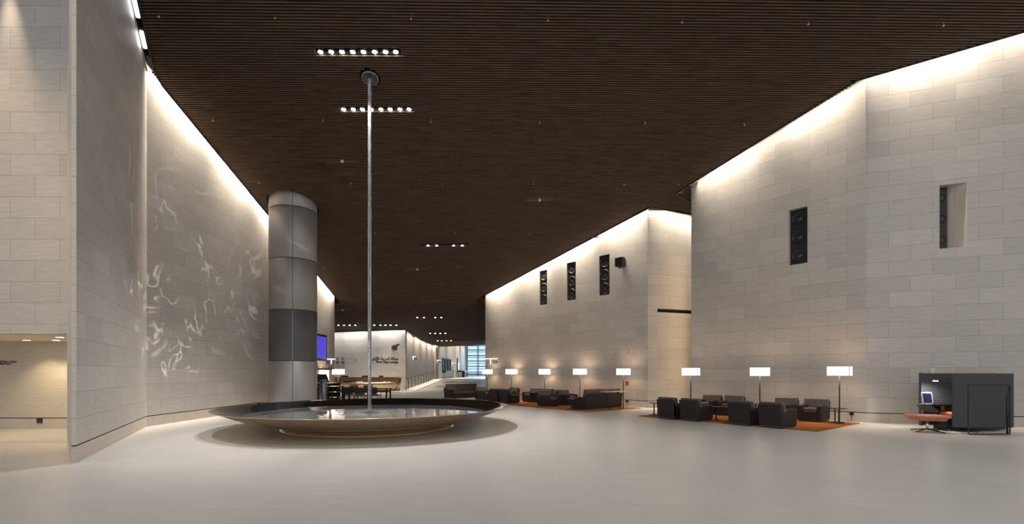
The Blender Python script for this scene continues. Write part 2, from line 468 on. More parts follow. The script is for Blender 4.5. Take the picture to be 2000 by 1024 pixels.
# front pier: a wedge whose top meets the ceiling slot
bm = NB()
def prism_walls(bm, poly, z0, zfun, closed=True):
    uvl = bm.loops.layers.uv.verify(); acc = 0
    n_ = len(poly)
    for i in range(n_):
        a, b_ = poly[i], poly[(i+1) % n_]; L = math.dist(a, b_)
        mi = 1 if L < .3 else 0
        za, zb = zfun(*a), zfun(*b_)
        f = bm.faces.new([bm.verts.new((*a, z0)), bm.verts.new((*b_, z0)), bm.verts.new((*b_, zb)), bm.verts.new((*a, za))])
        f.material_index = mi
        for l, q in zip(f.loops, [(acc, z0-GROOVE), (acc+L, z0-GROOVE), (acc+L, zb-GROOVE), (acc, za-GROOVE)]): l[uvl].uv = q
        acc += L
    bm.faces.new([bm.verts.new((*p, zfun(*p))) for p in poly])
    bm.faces.new([bm.verts.new((*p, z0)) for p in poly][::-1])
pier = [E2, L1, (-11.2, 14.5), (-11.0, 13.95), (-10.02, 10.89), E1]
prism_walls(bm, pier, .318, lambda x, y: zc(x, y)+.05)
struct('wall_front_left', bm, [M['stone'], M['stone_side']], recalc=True)
bm = NB(); prism_walls(bm, pier, 0, lambda x, y: GROOVE-.012)
struct('baseboard_front_left', bm, [M['base'], M['base']])
bm = NB(); pin = [(-7.755, 8.61), (-10.80, 14.24), (-11.15, 14.4), (-10.96, 13.9), (-9.99, 10.95), (-7.80, 8.64)]
prism_walls(bm, pin, GROOVE-.013, lambda x, y: .319)
struct('trim_20', bm, [M['dark'], M['dark']])
# steel slot box above the pier
bm = NB()
for a, b_ in ((E2, L1),):
    d = (Vector(b_)-Vector(a)); L = d.length; d.normalize(); n_ = Vector((d.y, -d.x))
    for k in range(8):
        p = Vector(a)+d*L*k/8; q = Vector(a)+d*L*(k+1)/8
        vs = [(*p, zc(*p)+.05), (*q, zc(*q)+.05), (*q, zc(*q)+.55), (*p, zc(*p)+.55)]
        bm.faces.new([bm.verts.new(v) for v in vs])
        vs = [(p.x+n_.x*.03, p.y+n_.y*.03, zc(*p)+.05), (q.x+n_.x*.03, q.y+n_.y*.03, zc(*q)+.05), (q.x, q.y, zc(*q)+.05), (p.x, p.y, zc(*p)+.05)]
        bm.faces.new([bm.verts.new(v) for v in vs])
struct('trim_21', bm, [M['steel_slot']])
# alcove on the left: wall above, soffit, back wall
SOF = 2.473
bm = NB()
wall_face(bm, UP0, UP1, SOF, zc(*UP0)+1, zc(*UP1)+1, -1, (), .25, 0, .42)
struct('wall_upper_left', bm, [M['stone'], M['stone_side']], recalc=False)
bm = NB()
lo = [bm.verts.new((x, y, SOF)) for x, y in ((-26, 11.14), (-10.06, 11.14), (-10.9, 13.8), (-26, 13.8))]
hi = [bm.verts.new((v.co.x, v.co.y, SOF+.1)) for v in lo]
bm.faces.new(lo[::-1]); bm.faces.new(hi)
for i in range(4): bm.faces.new((lo[i], lo[(i+1) % 4], hi[(i+1) % 4], hi[i]))
struct('trim_22', bm, M['soffit'])
bm = NB(); wall_face(bm, UP0, UP1, SOF-.002, SOF, SOF, -1, (), .25); bm.free()
wall('wall_alcove', [((-26, 13.72), (-10.95, 13.72))], -1, fixed=SOF+.05, stone='stone_plain')
# lounge wall, corridor wall
wall('wall_far', [((-22, 40.0), (-8.9, 40.42))], -1, over=1.2, thick=.5)
CW = [(-8.9, 40.42), (-9.02, 58.0)]
def strip_wall(name, x0, y0, y1, z0, z1, m_):
    bm = NB(); wall_face(bm, (x0, y0), (x0, y1), z0, z1, z1, -1, (), .5, 0, 0); struct(name, bm, [m_, M['stone_side']], recalc=False)
def ramp_z(y): return 0 if y < 40.2 else (.72*(y-40.2)/16.8 if y < 57 else .72)
strip_wall('wall_corridor', -9.05, 40.42, 58.0, 0, 7.4, M['stone'])

# ------------------------------------------------------------------ floor, ramp
bm = NB()
vs = [bm.verts.new(p) for p in ((-26, -6, 0), (24, -6, 0), (24, 40.2, 0), (-26, 40.2, 0))]
bm.faces.new(vs)
a = [bm.verts.new(p) for p in ((-9.6, 40.2, 0), (3, 40.2, 0), (3, 57, .72), (-9.6, 57, .72))]; bm.faces.new(a)
a = [bm.verts.new(p) for p in ((-9.6, 57, .72), (3, 57, .72), (3, 97, .72), (-9.6, 97, .72))]; bm.faces.new(a)
struct('floor', bm, M['floor'])
bm = NB()
vs = []
for x, dz in ((-9.05, 0), (-9.05, .07), (-8.05, .07), (-8.05, -.02)):
    vs.append((bm.verts.new((x, 40.6, dz+.0)), bm.verts.new((x, 57, dz+.72))))
for (a, b_), (c, d) in zip(vs, vs[1:]): bm.faces.new((a, b_, d, c))
bm.faces.new([v[0] for v in vs]); bm.faces.new([v[1] for v in vs][::-1])
struct('trim_23', bm, M['kerb'])

# ------------------------------------------------------------------ ceiling: slats with slots, troughs and holes
GAP = .27
TILT = .045
def lin(p, q, y): return p[0]+(q[0]-p[0])*(y-p[1])/(q[1]-p[1])
def spans(y):
    """x intervals of ceiling at depth y"""
    if y < L1[1]: xl = lin(E2, L1, y)+.22 if y > 6 else -6.4
    elif y < L2[1]+.2: xl = L1[0]+GAP*(.55 if y < 29.35 else .55)
    elif y < 39.7: xl = -20
    else: xl = -8.75
    out = []
    if y < 11.84: return [(xl, 22)]
    if y < A1[1]: return [(xl, lin(A2, A1, y)-GAP*2.4)]
    if y < A0[1]-.1: return [(xl, lin(A1, A0, y)-GAP*1.15)]
    if y < K1[1]-.3: return [(xl, 13)]
    if y < K0[1]+.2:
        out = [(xl, lin(K1, K0, y)-GAP*1.3)]
        if y < K2[1]+1: out.append((max(lin(K1, K0, min(y, K1[1])), lin(K1, K2, y+.45)-.0) if y > K1[1] else K1[0], 13))
        return out
    return [(xl, 3)]
obst = []      # (x0, x1, y0, y1) openings in the slats
troughs = [   # left px, right px, y px, lamp px list
    (615, 783, 99.5, [626, 647, 668, 689, 710, 732, 753, 773], 102),
    (664, 806, 212.5, [671, 690, 708, 725, 744, 762, 781, 799], 214),
    (820, 917, 478, [836, 853, 886, 903], 480),
    (807, 872, 619, [815, 828, 850, 862], 620.5),
    (655, 700, 634, [661, 672, 683, 694], 635.5),
    (727, 781, 634, [731, 743, 753, 763, 774], 635.5),
    (836, 888, 650.5, [840, 850, 860, 870], 651.5),
    (852, 898, 665, [855, 863, 872, 881], 666),
]
empties_ = [(636, 700, 315, 668), (1028, 1082, 391, 1054), (793, 835, 526.5, 815), (823, 861, 589, None), (684, 714, 630.5, 699), (652, 687, 605.5, 669)]
def trough_rect(xa, xb, py):
    a, b_ = on_ceiling(xa, py), on_ceiling(xb, py)
    return a, b_
for t_ in troughs:
    a, b_ = trough_rect(t_[0], t_[1], t_[2]); obst.append((a.x, b_.x, (a.y+b_.y)/2-.13, (a.y+b_.y)/2+.13))
for t_ in empties_:
    a, b_ = trough_rect(t_[0], t_[1], t_[2]); obst.append((a.x, b_.x, (a.y+b_.y)/2-.07, (a.y+b_.y)/2+.07))
NZ = (-4.31, 14.68); PIL = (-9.30, 20.56); PR = .945
circles = [(NZ[0], NZ[1], .30), (PIL[0], PIL[1], PR+.05)]
bm = NB()
uvl = None
PITCH, SW, SD = .0813, .024, .042
k = 0
y = 8.0
while y < 60:
    segs = []
    good = lambda yy: [q for q in spans(yy) if q[1] > q[0]+.05]
    base_ = good(y+TILT*K1[0]) if y > K1[1]-1.5 and y < K2[1]+1 else good(y)
    for k_, (xa, xb) in enumerate(base_):
        # the slat line runs y + TILT*x ; refine the ends
        for it in range(3):
            sa, sb_ = good(y+TILT*xa), good(y+TILT*xb)
            if k_ == 0: xa = sa[0][0]
            elif len(sa) == 2: xa = sa[1][0]
            if k_ == len(base_)-1: xb = sb_[-1][1] if (len(sb_) == 2 or k_ == 0) else xb
            elif len(sb_) == 2: xb = sb_[0][1]
        if xb > xa+.05: segs.append((xa, xb))
    cuts = []
    for (a, b_, c, d) in obst:
        ym = y+TILT*(a+b_)/2
        if c < ym < d: cuts.append((a, b_))
    for (cx, cy, r_) in circles:
        dy = y+TILT*cx-cy
        if abs(dy) < r_:
            hw = math.sqrt(r_*r_-dy*dy); cuts.append((cx-hw, cx+hw))
    fin = []
    for (a, b_) in segs:
        cur = [(a, b_)]
        for (c, d) in cuts:
            nx = []
            for (p, q) in cur:
                if d <= p or c >= q: nx.append((p, q)); continue
                if c > p: nx.append((p, c))
                if d < q: nx.append((d, q))
            cur = nx
        fin += cur
    for (p, q) in fin:
        if q-p < .03: continue
        vs = []
        for x in (p, q):
            yy = y+TILT*x; z = zc(x, yy)
            for (dy, dz) in ((-SW/2, S*SW/2 if yy < 30 else 0), (SW/2, -S*SW/2 if yy < 30 else 0), (SW/2, SD), (-SW/2, SD)):
                vs.append(bm.verts.new((x, yy+dy, z+dz)))
        for i in range(4):
            bm.faces.new((vs[i], vs[(i+1) % 4], vs[4+(i+1) % 4], vs[4+i]))
        bm.faces.new(vs[:4][::-1]); bm.faces.new(vs[4:])
    y += PITCH
# backing above the slats
ys = [-3, 8, 14, 20, 26, 30, 31.5, 33, 35.5, 40.4, 45, 50, 56, 60]
prev = None
for yy in ys:
    row = [bm.verts.new((x, yy, zc(x, yy)+.56)) for x in (-27, 25)]
    if prev: bm.faces.new((prev[0], prev[1], row[1], row[0])).material_index = 1
    prev = row
# matt panel lying closer on the slats
def panel_rows():
    ys = [8+.4*i for i in range(131)]
    for a, b_ in zip(ys, ys[1:]):
        for (p, q) in spans((a+b_)/2):
            za = [(p, a), (q, a), (q, b_), (p, b_)]
            f = bm.faces.new([bm.verts.new((x, yy, zc(x, yy)+.30)) for x, yy in za]); f.material_index = 1
# higher ceiling over the far end of the corridor
vs = [bm.verts.new(p) for p in ((-9.6, 60, 7.6), (3, 60, 7.6), (3, 97, 7.6), (-9.6, 97, 7.6))]
bm.faces.new(vs).material_index = 1
vs = [bm.verts.new(p) for p in ((-20, 60, zc(-20, 60)), (3, 60, zc(3, 60)), (3, 60, 7.6), (-20, 60, 7.6))]
bm.faces.new(vs).material_index = 1
struct('ceiling', bm, [M['wood'], M['void']])

# black fascia along the ceiling edges
bm = NB()
def fascia(pts, hgt=.42, th=.025, drop=.03):
    for a, b_ in zip(pts, pts[1:]):
        a, b_ = Vector(a), Vector(b_); L = (b_-a).length; n_ = max(1, int(L/3)); d = (b_-a).normalized(); nn_ = Vector((-d.y, d.x))*th/2
        for i in range(n_):
            p = a+(b_-a)*i/n_; q = a+(b_-a)*(i+1)/n_
            vs = []
            for t_ in (p, q):
                for s_ in (-1, 1):
                    for dz in (-drop, hgt):
                        e = t_+nn_*s_; vs.append(bm.verts.new((e.x, e.y, zc(t_.x, t_.y)+dz)))
            for idx in ((0, 1, 3, 2), (4, 6, 7, 5), (0, 2, 6, 4), (1, 5, 7, 3), (0, 4, 5, 1), (2, 3, 7, 6)):
                bm.faces.new([vs[j] for j in idx])
xL = L1[0]+GAP*.55
fascia([(lin(E2, L1, 8.6)+.22, 8.6), (lin(E2, L1, 14.2)+.22, 14.2), (xL, 14.7), (xL, 29.9), (-12.4, 30.2)])
fascia([(lin(A2, A1, 12.0)-GAP*2.4, 12.0), (A1[0]-GAP*1.3, A1[1]-.1), (lin(A1, A0, 20.2)-GAP*1.15, 20.2), (A0[0]-.5, A0[1]+.35), (9.5, 22.3)])
slot_end = [(lin(A1, A0, 20.0)-.02, 20.0), (lin(A1, A0, 20.2)-GAP*1.15+.02, 20.2), (A0[0]-.48, A0[1]+.34), (A0[0]+.3, A0[1]+.62)]
fascia([(9.4, K2[1]-.5), (K1[0]+.05, K1[1]-.32), (lin(K1, K0, 29.9)-GAP*1.3, 29.9), (-2.2, 30.3), (0, 33.5)])
fascia([(-20, 39.75), (-8.75, 40.1), (-8.75, 59.5)], hgt=.5)
struct('trim_24', bm, M['fascia'])
bm = NB(); bm.faces.new([bm.verts.new((x, y, zc(x, y)+h_)) for (x, y), h_ in zip(slot_end, (.10, .02, .0, .10))])
struct('trim_25', bm, M['soffit'])

# ------------------------------------------------------------------ lights
def area(name, loc, direction, sx, sy, power, col, spread=PI, xaxis=None):
    ld = bpy.data.lights.new(name, 'AREA'); ld.shape = 'RECTANGLE'; ld.size = sx; ld.size_y = sy; ld.energy = power; ld.color = col; ld.spread = spread
    o = bpy.data.objects.new(name, ld); C.objects.link(o); o.location = loc
    z_ = -Vector(direction).normalized()
    x_ = Vector(xaxis).normalized() if xaxis else z_.orthogonal()
    y_ = z_.cross(x_).normalized(); z_ = x_.cross(y_).normalized()
    o.rotation_euler = Matrix((x_, y_, z_)).transposed().to_euler()
    return o
def spot(name, loc, target, power, size, blend=.5, rad=.03, col=NEUT):
    ld = bpy.data.lights.new(name, 'SPOT'); ld.energy = power; ld.spot_size = math.radians(size); ld.spot_blend = blend; ld.shadow_soft_size = rad; ld.color = col
    o = bpy.data.objects.new(name, ld); C.objects.link(o); o.location = loc
    o.rotation_euler = (Vector(target)-Vector(loc)).to_track_quat('-Z', 'Y').to_euler()
    return o
def point(name, loc, power, col=WARM, rad=.05):
    ld = bpy.data.lights.new(name, 'POINT'); ld.energy = power; ld.color = col; ld.shadow_soft_size = rad
    o = bpy.data.objects.new(name, ld); C.objects.link(o); o.location = loc
    return o
def slot_lights(a, b_, inward, per_m, col=WARM, **k):
    slot_run(a, b_, inward, per_m*.68, col, step=200, **k)
    slot_run(a, b_, inward, per_m*.32, col, step=3.1, frac=.6, **k)
def slot_run(a, b_, inward, per_m, col=WARM, step=2.2, frac=1.0, off=.15, up=.40, spread=62):
    """wall washers in the slot between ceiling and wall; inward = unit normal of the wall, into the room"""
    a, b_ = Vector(a), Vector(b_); L = (b_-a).length; n_ = max(1, round(L/step)); d = (b_-a)/n_
    if n_ > 1: d = d*1.0
    nx = Vector(inward)
    for i in range(n_):
        p = a+d*(i+.5)+nx*off
        q0 = a+d*i; q1 = a+d*(i+1)
        ax = Vector((d.x, d.y, zc(*q1)-zc(*q0)))
        jit = .82+.36*random.random()
        area('wall_washer_light', (p.x, p.y, zc(p.x, p.y)+up), (-nx.x*.04, -nx.y*.04, -1), ax.length*frac, .06, per_m*d.length*jit, col, math.radians(spread), ax)
def inn(a, b_, side):
    d = (Vector(b_)-Vector(a)).normalized(); return Vector((-d.y, d.x))*side
slot_lights(L1, L2, inn(L1, L2, -1), 27, off=.10)
slot_lights(A0, A1, inn(A0, A1, -1), 18)
slot_lights(A1, A2, inn(A1, A2, -1), 18)
slot_lights(K0, K1, inn(K0, K1, -1), 19)
slot_lights(K1, K2, inn(K1, K2, -1), 19)
slot_lights((-20, 40.0), (-8.9, 40.42), Vector((0, -1)), 11, col=NEUT, off=.16, up=.3)
slot_lights((-9.05, 41), (-9.05, 58), Vector((1, 0)), 13, off=.15, up=.3)

# ------------------------------------------------------------------ ceiling fixtures
def spot_lamp(parent, p, big, lit=True, ang=0):
    r_ = .062 if big else .05
    bm = NB(); add_cyl(bm, (p.x, p.y, p.z+.16), (p.x, p.y, p.z+.02), r_*1.25, r_*1.25, 16)
    h = obj('spotlight', bm, M['black_metal'], parent)
    bm = NB()
    for i in range(4):
        t_ = ang+PI/4+i*PI/2
        add_lathe(bm, [(0, 0), (r_*.5, .004), (r_*.62, .018)], 12, (p.x+math.cos(t_)*r_*.62, p.y+math.sin(t_)*r_*.62, p.z-.004))
    l_ = obj('lens', bm, M['spot_lens'], h)
    return h
names = ['track light with eight bright spots in front of the water nozzle', 'track light with eight bright spots behind the water stream',
         'track light with four spots in two pairs over the hall middle', 'small four-spot track light low over the far corridor mouth',
         'small four-spot track light above the lounge wall, nearest the grey pillar', 'small five-spot track light above the lounge wall, just past the water stream',
         'small four-spot track light over the ramp, closest of the three ramp fittings', 'small four-spot track light over the ramp, farthest of the ramp fittings']
for (xa, xb, py, lx, ly), lab in zip(troughs, names):
    a, b_ = trough_rect(xa, xb, py); yc = (a.y+b_.y)/2
    t_ = thing('track_light', lab, 'ceiling light', (0, 0, 0), 0, 'spotlight tracks recessed in the slatted ceiling')
    bm = NB()
    dv = b_-a; L = dv.length; ctr = (a+b_)/2
    rot = dv.to_track_quat('X', 'Z').to_matrix()
    up_ = Vector((0, 0, 1)); bk = rot @ Vector((0, 1, 0))
    for dy in (-.13, .13): q = ctr+bk*dy+up_*.08; add_box(bm, q.x, q.y, q.z, L, .012, .15, rot)
    for e in (a, b_): q = e+up_*.09; add_box(bm, q.x, q.y, q.z, .012, .26, .15, rot)
    q = ctr+up_*.17; add_box(bm, q.x, q.y, q.z, L, .26, .012, rot)
    obj('trough', bm, M['trough'], t_)
    big = ly < 300
    for i, px in enumerate(lx):
        p = on_ceiling(px, ly); p.z -= .01
        spot_lamp(t_, p, big, True, random.uniform(0, 1.2))
labs = ['empty brown recess strip with one small fitting, above and left of the water stream foot', 'narrow recess strip with a small round fitting above the middle wall block',
        'thin recess strip with a small fitting past the four-spot track', 'thin plain recess strip over the corridor mouth', 'short recess strip above the lounge wall beside the water stream', 'short recess strip beside the far end of the left wall']
for (xa, xb, py, fx), lab in zip(empties_, labs):
    a, b_ = trough_rect(xa, xb, py); yc = (a.y+b_.y)/2; L = b_.x-a.x; xm = (a.x+b_.x)/2
    t_ = thing('ceiling_strip', lab, 'ceiling fitting', (0, 0, 0), 0, 'recessed service strips in the slatted ceiling')
    bm = NB()
    add_box(bm, xm, yc+.06, zc(xm, yc)+.02, L, .012, .09, Matrix.Rotation(-math.atan(B), 3, 'Y'))
    add_box(bm, xm, yc, zc(xm, yc)+.07, L, .13, .012, Matrix.Rotation(-math.atan(B), 3, 'Y'))
    obj('recess', bm, mat('bronze_recess', (.15, .098, .068), .5), t_)
    if fx:
        p = on_ceiling(fx, py)
        bm = NB(); add_lathe(bm, [(0, -.06), (.03, -.055), (.055, -.02), (.06, .06), (0, .06)], 16, (p.x, yc, zc(p.x, yc)))
        obj('sensor', bm, M['white_plastic'], t_)
spr = [(310, 29), (537, 32), (803, 34), (1070, 37), (1332, 41), (1579, 44), (1843, 47), (416, 233), (631, 235), (842, 236), (1054, 238), (1260, 239), (1454, 241),
       (506, 356), (686, 357), (864, 358), (1042, 358), (1219, 359), (1325, 359), (732, 454), (889, 455), (1035, 456), (1171, 456), (632, 521), (765, 521), (896, 521), (1020, 522),
       (672, 567), (790, 567), (906, 567), (708, 605), (812, 605), (918, 605), (727, 624), (824, 623), (922, 623)]
bm = NB()
add_cyl(bm, (0, 0, .10), (0, 0, .0), .012, .012, 8, 1)
add_cyl(bm, (0, 0, .055), (0, 0, .045), .028, .028, 12, 0)
add_cyl(bm, (0, 0, 0), (0, 0, -.045), .012, .012, 8, 2)
add_cyl(bm, (0, 0, -.045), (0, 0, -.055), .026, .026, 12, 0)
for s_ in (-1, 1): add_cyl(bm, (s_*.014, 0, 0), (s_*.014, 0, -.045), .004, .004, 6, 0)
first = None
for px, py in spr:
    p = on_ceiling(px, py)
    if first is None:
        first = obj('sprinkler_head', bm, [M['copper'], M['copper'], M['bulb_red']], loc=p)
        tag(first, 'tiny brass sprinkler head with a red bulb under the brown slatted ceiling', 'sprinkler', 'sprinkler heads in the slatted ceiling')
    else:
        c = first.copy(); c.location = p; C.objects.link(c)

# real light of the two bright tracks
for (xa, xb, py, lx, ly) in troughs[:2]:
    p = on_ceiling((xa+xb)/2, ly)
    spot('track_spot', (p.x, p.y, p.z-.08), (p.x, p.y-.3, 0), 1500, 86, .6, .09, NEUT)
for (xa, xb, py, lx, ly) in troughs[2:]:
    p = on_ceiling(sum(lx)/len(lx), ly)
    spot('track_spot', (p.x, p.y, p.z-.06), (p.x+1, p.y-1, 0), 420 if ly < 500 else 160, 95, .8, .05, NEUT)
# unseen area lights added to brighten the near floor
for x, y in ((-4, 4), (3.5, 4.5), (9.0, 8.5)):
    area('foreground_fill_light', (x, y, zc(x, y)-.1), (0.02, .05, -1), 5, .5, 110, NEUT, math.radians(130), (1, 0, 0))
# slot lamps above the front pier
d = (Vector(L1)-Vector(E2)).normalized(); nn_ = Vector((d.y, -d.x))
for k, (px, py, ln, lab) in enumerate(((271, 17, .62, 'bright lamp in the slot between front pier and ceiling, uppermost'), (290, 82, .52, 'bright lamp in the slot between front pier and ceiling, lower of the two'))):
    pc = on_ceiling(px, py)
    yy = pc.y; x = lin(E2, L1, yy)+.12*nn_.x
    p = Vector((x, yy, zc(x, yy)+.05))
    t_ = thing('slot_lamp', lab, 'lamp', p, math.atan2(d.y, d.x), 'lamps in the wall slot')
    rt = Matrix.Rotation(math.atan(S*.9), 3, 'Y')
    bm = NB(); add_box(bm, 0, 0, .05, ln*1.15, .10, .06, rt); obj('housing', bm, M['steel_slot'], t_)
    bm = NB(); add_box(bm, 0, 0, .0, ln, .085, .05, rt, bev=.012); obj('lens', bm, M['slot_lamp'], t_)
    if k == 0: spot('slot_spot', (p.x+.15, p.y, p.z-.12), (-3.2, 12.6, 0), 1500, 62, .7, .03, NEUT)

# ------------------------------------------------------------------ pillar
t_ = thing('pillar', 'round metal clad pillar behind the fountain with a dark middle band', 'pillar', (PIL[0], PIL[1], 0))
t_['kind'] = 'structure'
del t_['category']
ztop = zc(PIL[0], PIL[1])+.5
hs = [0, 2.07, 4.17, 6.28, 8.40, ztop]
for i in range(5):
    bm = NB(); g_ = .012
    z0_, z1_ = hs[i]+(g_ if i else 0), hs[i+1]-g_
    add_lathe(bm, [(PR-.01, z0_), (PR, z0_+.01), (PR, z1_-.01), (PR-.01, z1_)], 96)
    o = obj('cladding_ring', bm, M['alu_dark'] if i == 1+0 and False else (M['alu_dark'] if i == 1 else M['alu']), t_)
    if i == 1: o['label'] = 'dark grey cladding band'
bm = NB(); add_cyl(bm, (0, 0, 0), (0, 0, ztop), PR-.03, PR-.03, 64); obj('core', bm, M['seam'], t_)
bm = NB()
for ang in (math.radians(-90+26-3), math.radians(180-14), math.radians(90)):
    for i in range(5):
        c_, s_ = math.cos(ang), math.sin(ang)
        add_box(bm, PR*c_, PR*s_, (hs[i]+hs[i+1])/2, .006, .018, hs[i+1]-hs[i]-.03, Matrix.Rotation(ang, 3, 'Z'), mi=1 if i == 1 else 0)
obj('seam_strip', bm, [M['seam'], M['alu']], t_)

# ------------------------------------------------------------------ fountain
FC = (-4.21, 14.44)
t_ = thing('fountain', 'wide shallow round metal fountain basin on a low mirror base', 'fountain', (FC[0], FC[1], 0))
bm = NB(); add_lathe(bm, [(2.40, 0), (2.48, 0), (2.48, .012), (2.47, .018), (2.47, .13), (2.44, .135)], 160); obj('base', bm, M['bowl'], t_)
R_ = 4.12
bm = NB()
add_lathe(bm, [(2.40, .118), (2.60, .130), (3.0, .215), (3.4, .335), (3.75, .455), (4.0, .553), (R_-.02, .588), (R_, .597), (R_-.012, .603)], 200)
obj('bowl', bm, M['bowl'], t_)
bm = NB(); add_lathe(bm, [(R_-.012, .603), (R_-.06, .598), (3.9, .545), (3.6, .455), (3.38, .385), (3.0, .33), (0, .30)], 200); obj('inner_slope', bm, M['inner'], t_)
for i in range(24):
    a_ = 2*PI*(i+.35)/24
    pts = [(r_*math.cos(a_), r_*math.sin(a_), z_-.0008) for r_, z_ in ((2.62, .133), (3.0, .215), (3.4, .335), (3.75, .455), (4.0, .553))]
    bm = NB(); add_tube(bm, pts, .0018, 5); obj('panel_seam', bm, M['seam'], t_)
bm = NB()
rings = [0, .12, .25, .4, .6, .9, 1.4, 2.2, 3.0, 3.43]
prof = [(r_, .40+.012*math.exp(-r_*2.5)*math.cos(r_*22)) for r_ in [i*.03 for i in range(40)]]+[(1.5, .40), (2.5, .40), (3.435, .40)]
add_lathe(bm, prof, 128); w_ = obj('water', bm, M['water'], t_); w_['label'] = 'still dark water surface'
# nozzle in the ceiling + falling water
zn = zc(*NZ)
t_ = thing('ceiling_nozzle', 'round grey water nozzle plate set in the slatted ceiling', 'nozzle', (NZ[0], NZ[1], zn-.02))
rt = Matrix.Rotation(-math.atan(S), 4, 'X')
bm = NB(); add_lathe(bm, [(.0, .03), (.235, .03), (.245, -.004), (.25, 0), (.25, .12), (0, .12)], 48); bmesh.ops.transform(bm, matrix=rt, verts=bm.verts)
obj('plate', bm, mat('grey_nozzle_plate', (.10, .105, .11), .4, .5), t_)
bm = NB(); add_lathe(bm, [(.232, -.008), (.252, -.010), (.258, .01), (.232, .01)], 48); bmesh.ops.transform(bm, matrix=rt, verts=bm.verts)
obj('ring', bm, mat('pale_nozzle_ring', (.35, .33, .30), .3, .8), t_)
bm = NB()
prof = []
zz = .41
seg = 20
rings_ = []
N_ = 320
for i in range(N_+1):
    z_ = zz+(zn-.03-zz)*i/N_
    tt = i/N_
    r0 = .050+.004*tt
    ring = []
    for k in range(seg):
        a_ = 2*PI*k/seg
        r_ = r0*(1+.035*math.sin(3*a_+z_*7.1)+.03*math.sin(2*a_-z_*11.7)+.045*random.uniform(-1, 1))
        if z_ < .5: r_ *= 1+(.5-z_)*6
        ring.append(bm.verts.new((r_*math.cos(a_), r_*math.sin(a_), z_)))
    rings_.append(ring)
for a, b_ in zip(rings_, rings_[1:]):
    for k in range(seg):
        f = bm.faces.new((a[k], a[(k+1) % seg], b_[(k+1) % seg], b_[k])); f.smooth = True
bm.faces.new(rings_[0][::-1]); bm.faces.new(rings_[-1])
o = obj('water_stream', bm, M['stream'], loc=(NZ[0]-.012, NZ[1], 0))
tag(o, 'tall clear stream of water falling from ceiling nozzle into the basin', 'water')

# ------------------------------------------------------------------ rugs and seating
UA = math.radians(-50)
u = Vector((math.cos(UA), math.sin(UA), 0)); wv_ = Vector((-u.y, u.x, 0))
def rug(c, L, W, lab):
    o = None
    bm = NB(); add_box(bm, 0, 0, .010, L, W, .018, bev=.006)
    o = obj('rug', bm, M['rug'], loc=c); o.rotation_euler = (0, 0, RA)
    tag(o, lab, 'rug', 'rust orange rugs under the seating groups'); return o
RA = math.radians(-51.5)
ru = Vector((math.cos(RA), math.sin(RA), 0)); rw = Vector((-ru.y, ru.x, 0))
c2 = fl(1597, 844); c1 = fl(1150, 805.6)
RL, RW = 5.85, 3.4
rug(c2-ru*RL/2+rw*RW/2, RL, RW, 'rust orange rug under the eight armchairs by the front right wall')
rug(c1-ru*RL/2+rw*RW/2, RL, RW, 'rust orange rug under the long sofa seen from behind')
c3 = c1-ru*(RL+.5)-rw*.1
rug(c3-ru*1.8+rw*RW/2, 3.6, RW, 'rust orange rug under the sofa seating behind the fountain')

def make_armchair(wd=.69, dp=.79, nseat=1, name='armchair', cat='armchair'):
    """faces +Y, base centre at origin"""
    t_ = thing(name, 'x', cat)
    aw = .14
    bm = NB(); add_box(bm, 0, -.01, .02+.012, wd-.05, dp-.06, .04); obj('plinth', bm, M['plinth'], t_)
    bm = NB(); add_box(bm, 0, .0, .05+.115, wd-2*aw+.01, dp-.02, .23, bev=.015); obj('seat_base', bm, M['leather'], t_)
    for s_ in (-1, 1):
        bm = NB()
        x0 = s_*(wd/2-aw/2)
        vs = add_box(bm, x0, 0, .05+.235, aw, dp, .47, bev=.03, seg=3)
        for v in vs:
            if v.co.z > .3: v.co.z += (v.co.y/dp)*(-.02)+.02*math.cos(v.co.y/dp*2.2)
        obj('arm', bm, M['leather'], t_)
    inner = wd-2*aw
    for i in range(nseat):
        sw = inner/nseat; cx = -inner/2+sw*(i+.5)
        bm = NB(); vs = add_box(bm, cx, .05, .36, sw-.006, dp-.14, .15, bev=.035, seg=3)
        for v in vs:
            if v.co.z > .36: v.co.z += .02*(1-((v.co.x-cx)/(sw/2))**2)
        obj('seat_cushion', bm, M['leather_seat'], t_)
    # outer back panel
    bm = NB(); vs = add_box(bm, 0, -dp/2+.08, .05+.30, wd, .16, .60 if nseat == 1 else .60, bev=.02, seg=2)
    for v in vs:
        v.co.y -= (v.co.z-.05)*.10
    obj('back_panel', bm, M['leather'], t_)
    for i in range(nseat):
        sw = (wd-.0)/nseat if nseat > 1 else wd+.01; cx = -wd/2+sw*(i+.5) if nseat > 1 else 0
        if nseat > 1: sw = (wd-.08)/nseat; cx = -(wd-.08)/2+sw*(i+.5)
        bm = NB()
        zt = .73 if nseat == 1 else .86
        zb_ = .43 if nseat == 1 else .44
        vs = add_box(bm, cx, -dp/2+.15, (zt+zb_)/2, sw-.004, .19, zt-zb_, bev=.035, seg=3)
        for v in vs:
            v.co.y -= (v.co.z-.5)*.22
            if nseat > 1: v.co.y += .05
        obj('back_cushion', bm, M['leather_seat'] if nseat > 1 else M['leather_seat'], t_)
    return t_
proto = make_armchair()
used = [False]
WD, DP = .69, .79
def place(pr, flag, loc, rz, lab, grp):
    if not flag[0]:
        flag[0] = True; pr.location = loc; pr.rotation_euler = (0, 0, rz); pr['label'] = lab; pr['group'] = grp; return pr
    return dup(pr, loc, rz, lab, grp)
ZR = .019
def chair(loc, facing, lab, grp, turn=0.):
    """facing: world direction vector the seat looks to"""
    rz = math.atan2(facing.y, facing.x)-PI/2+math.radians(turn)
    loc = Vector((loc.x, loc.y, ZR))
    return place(proto, used, loc, rz, lab, grp)
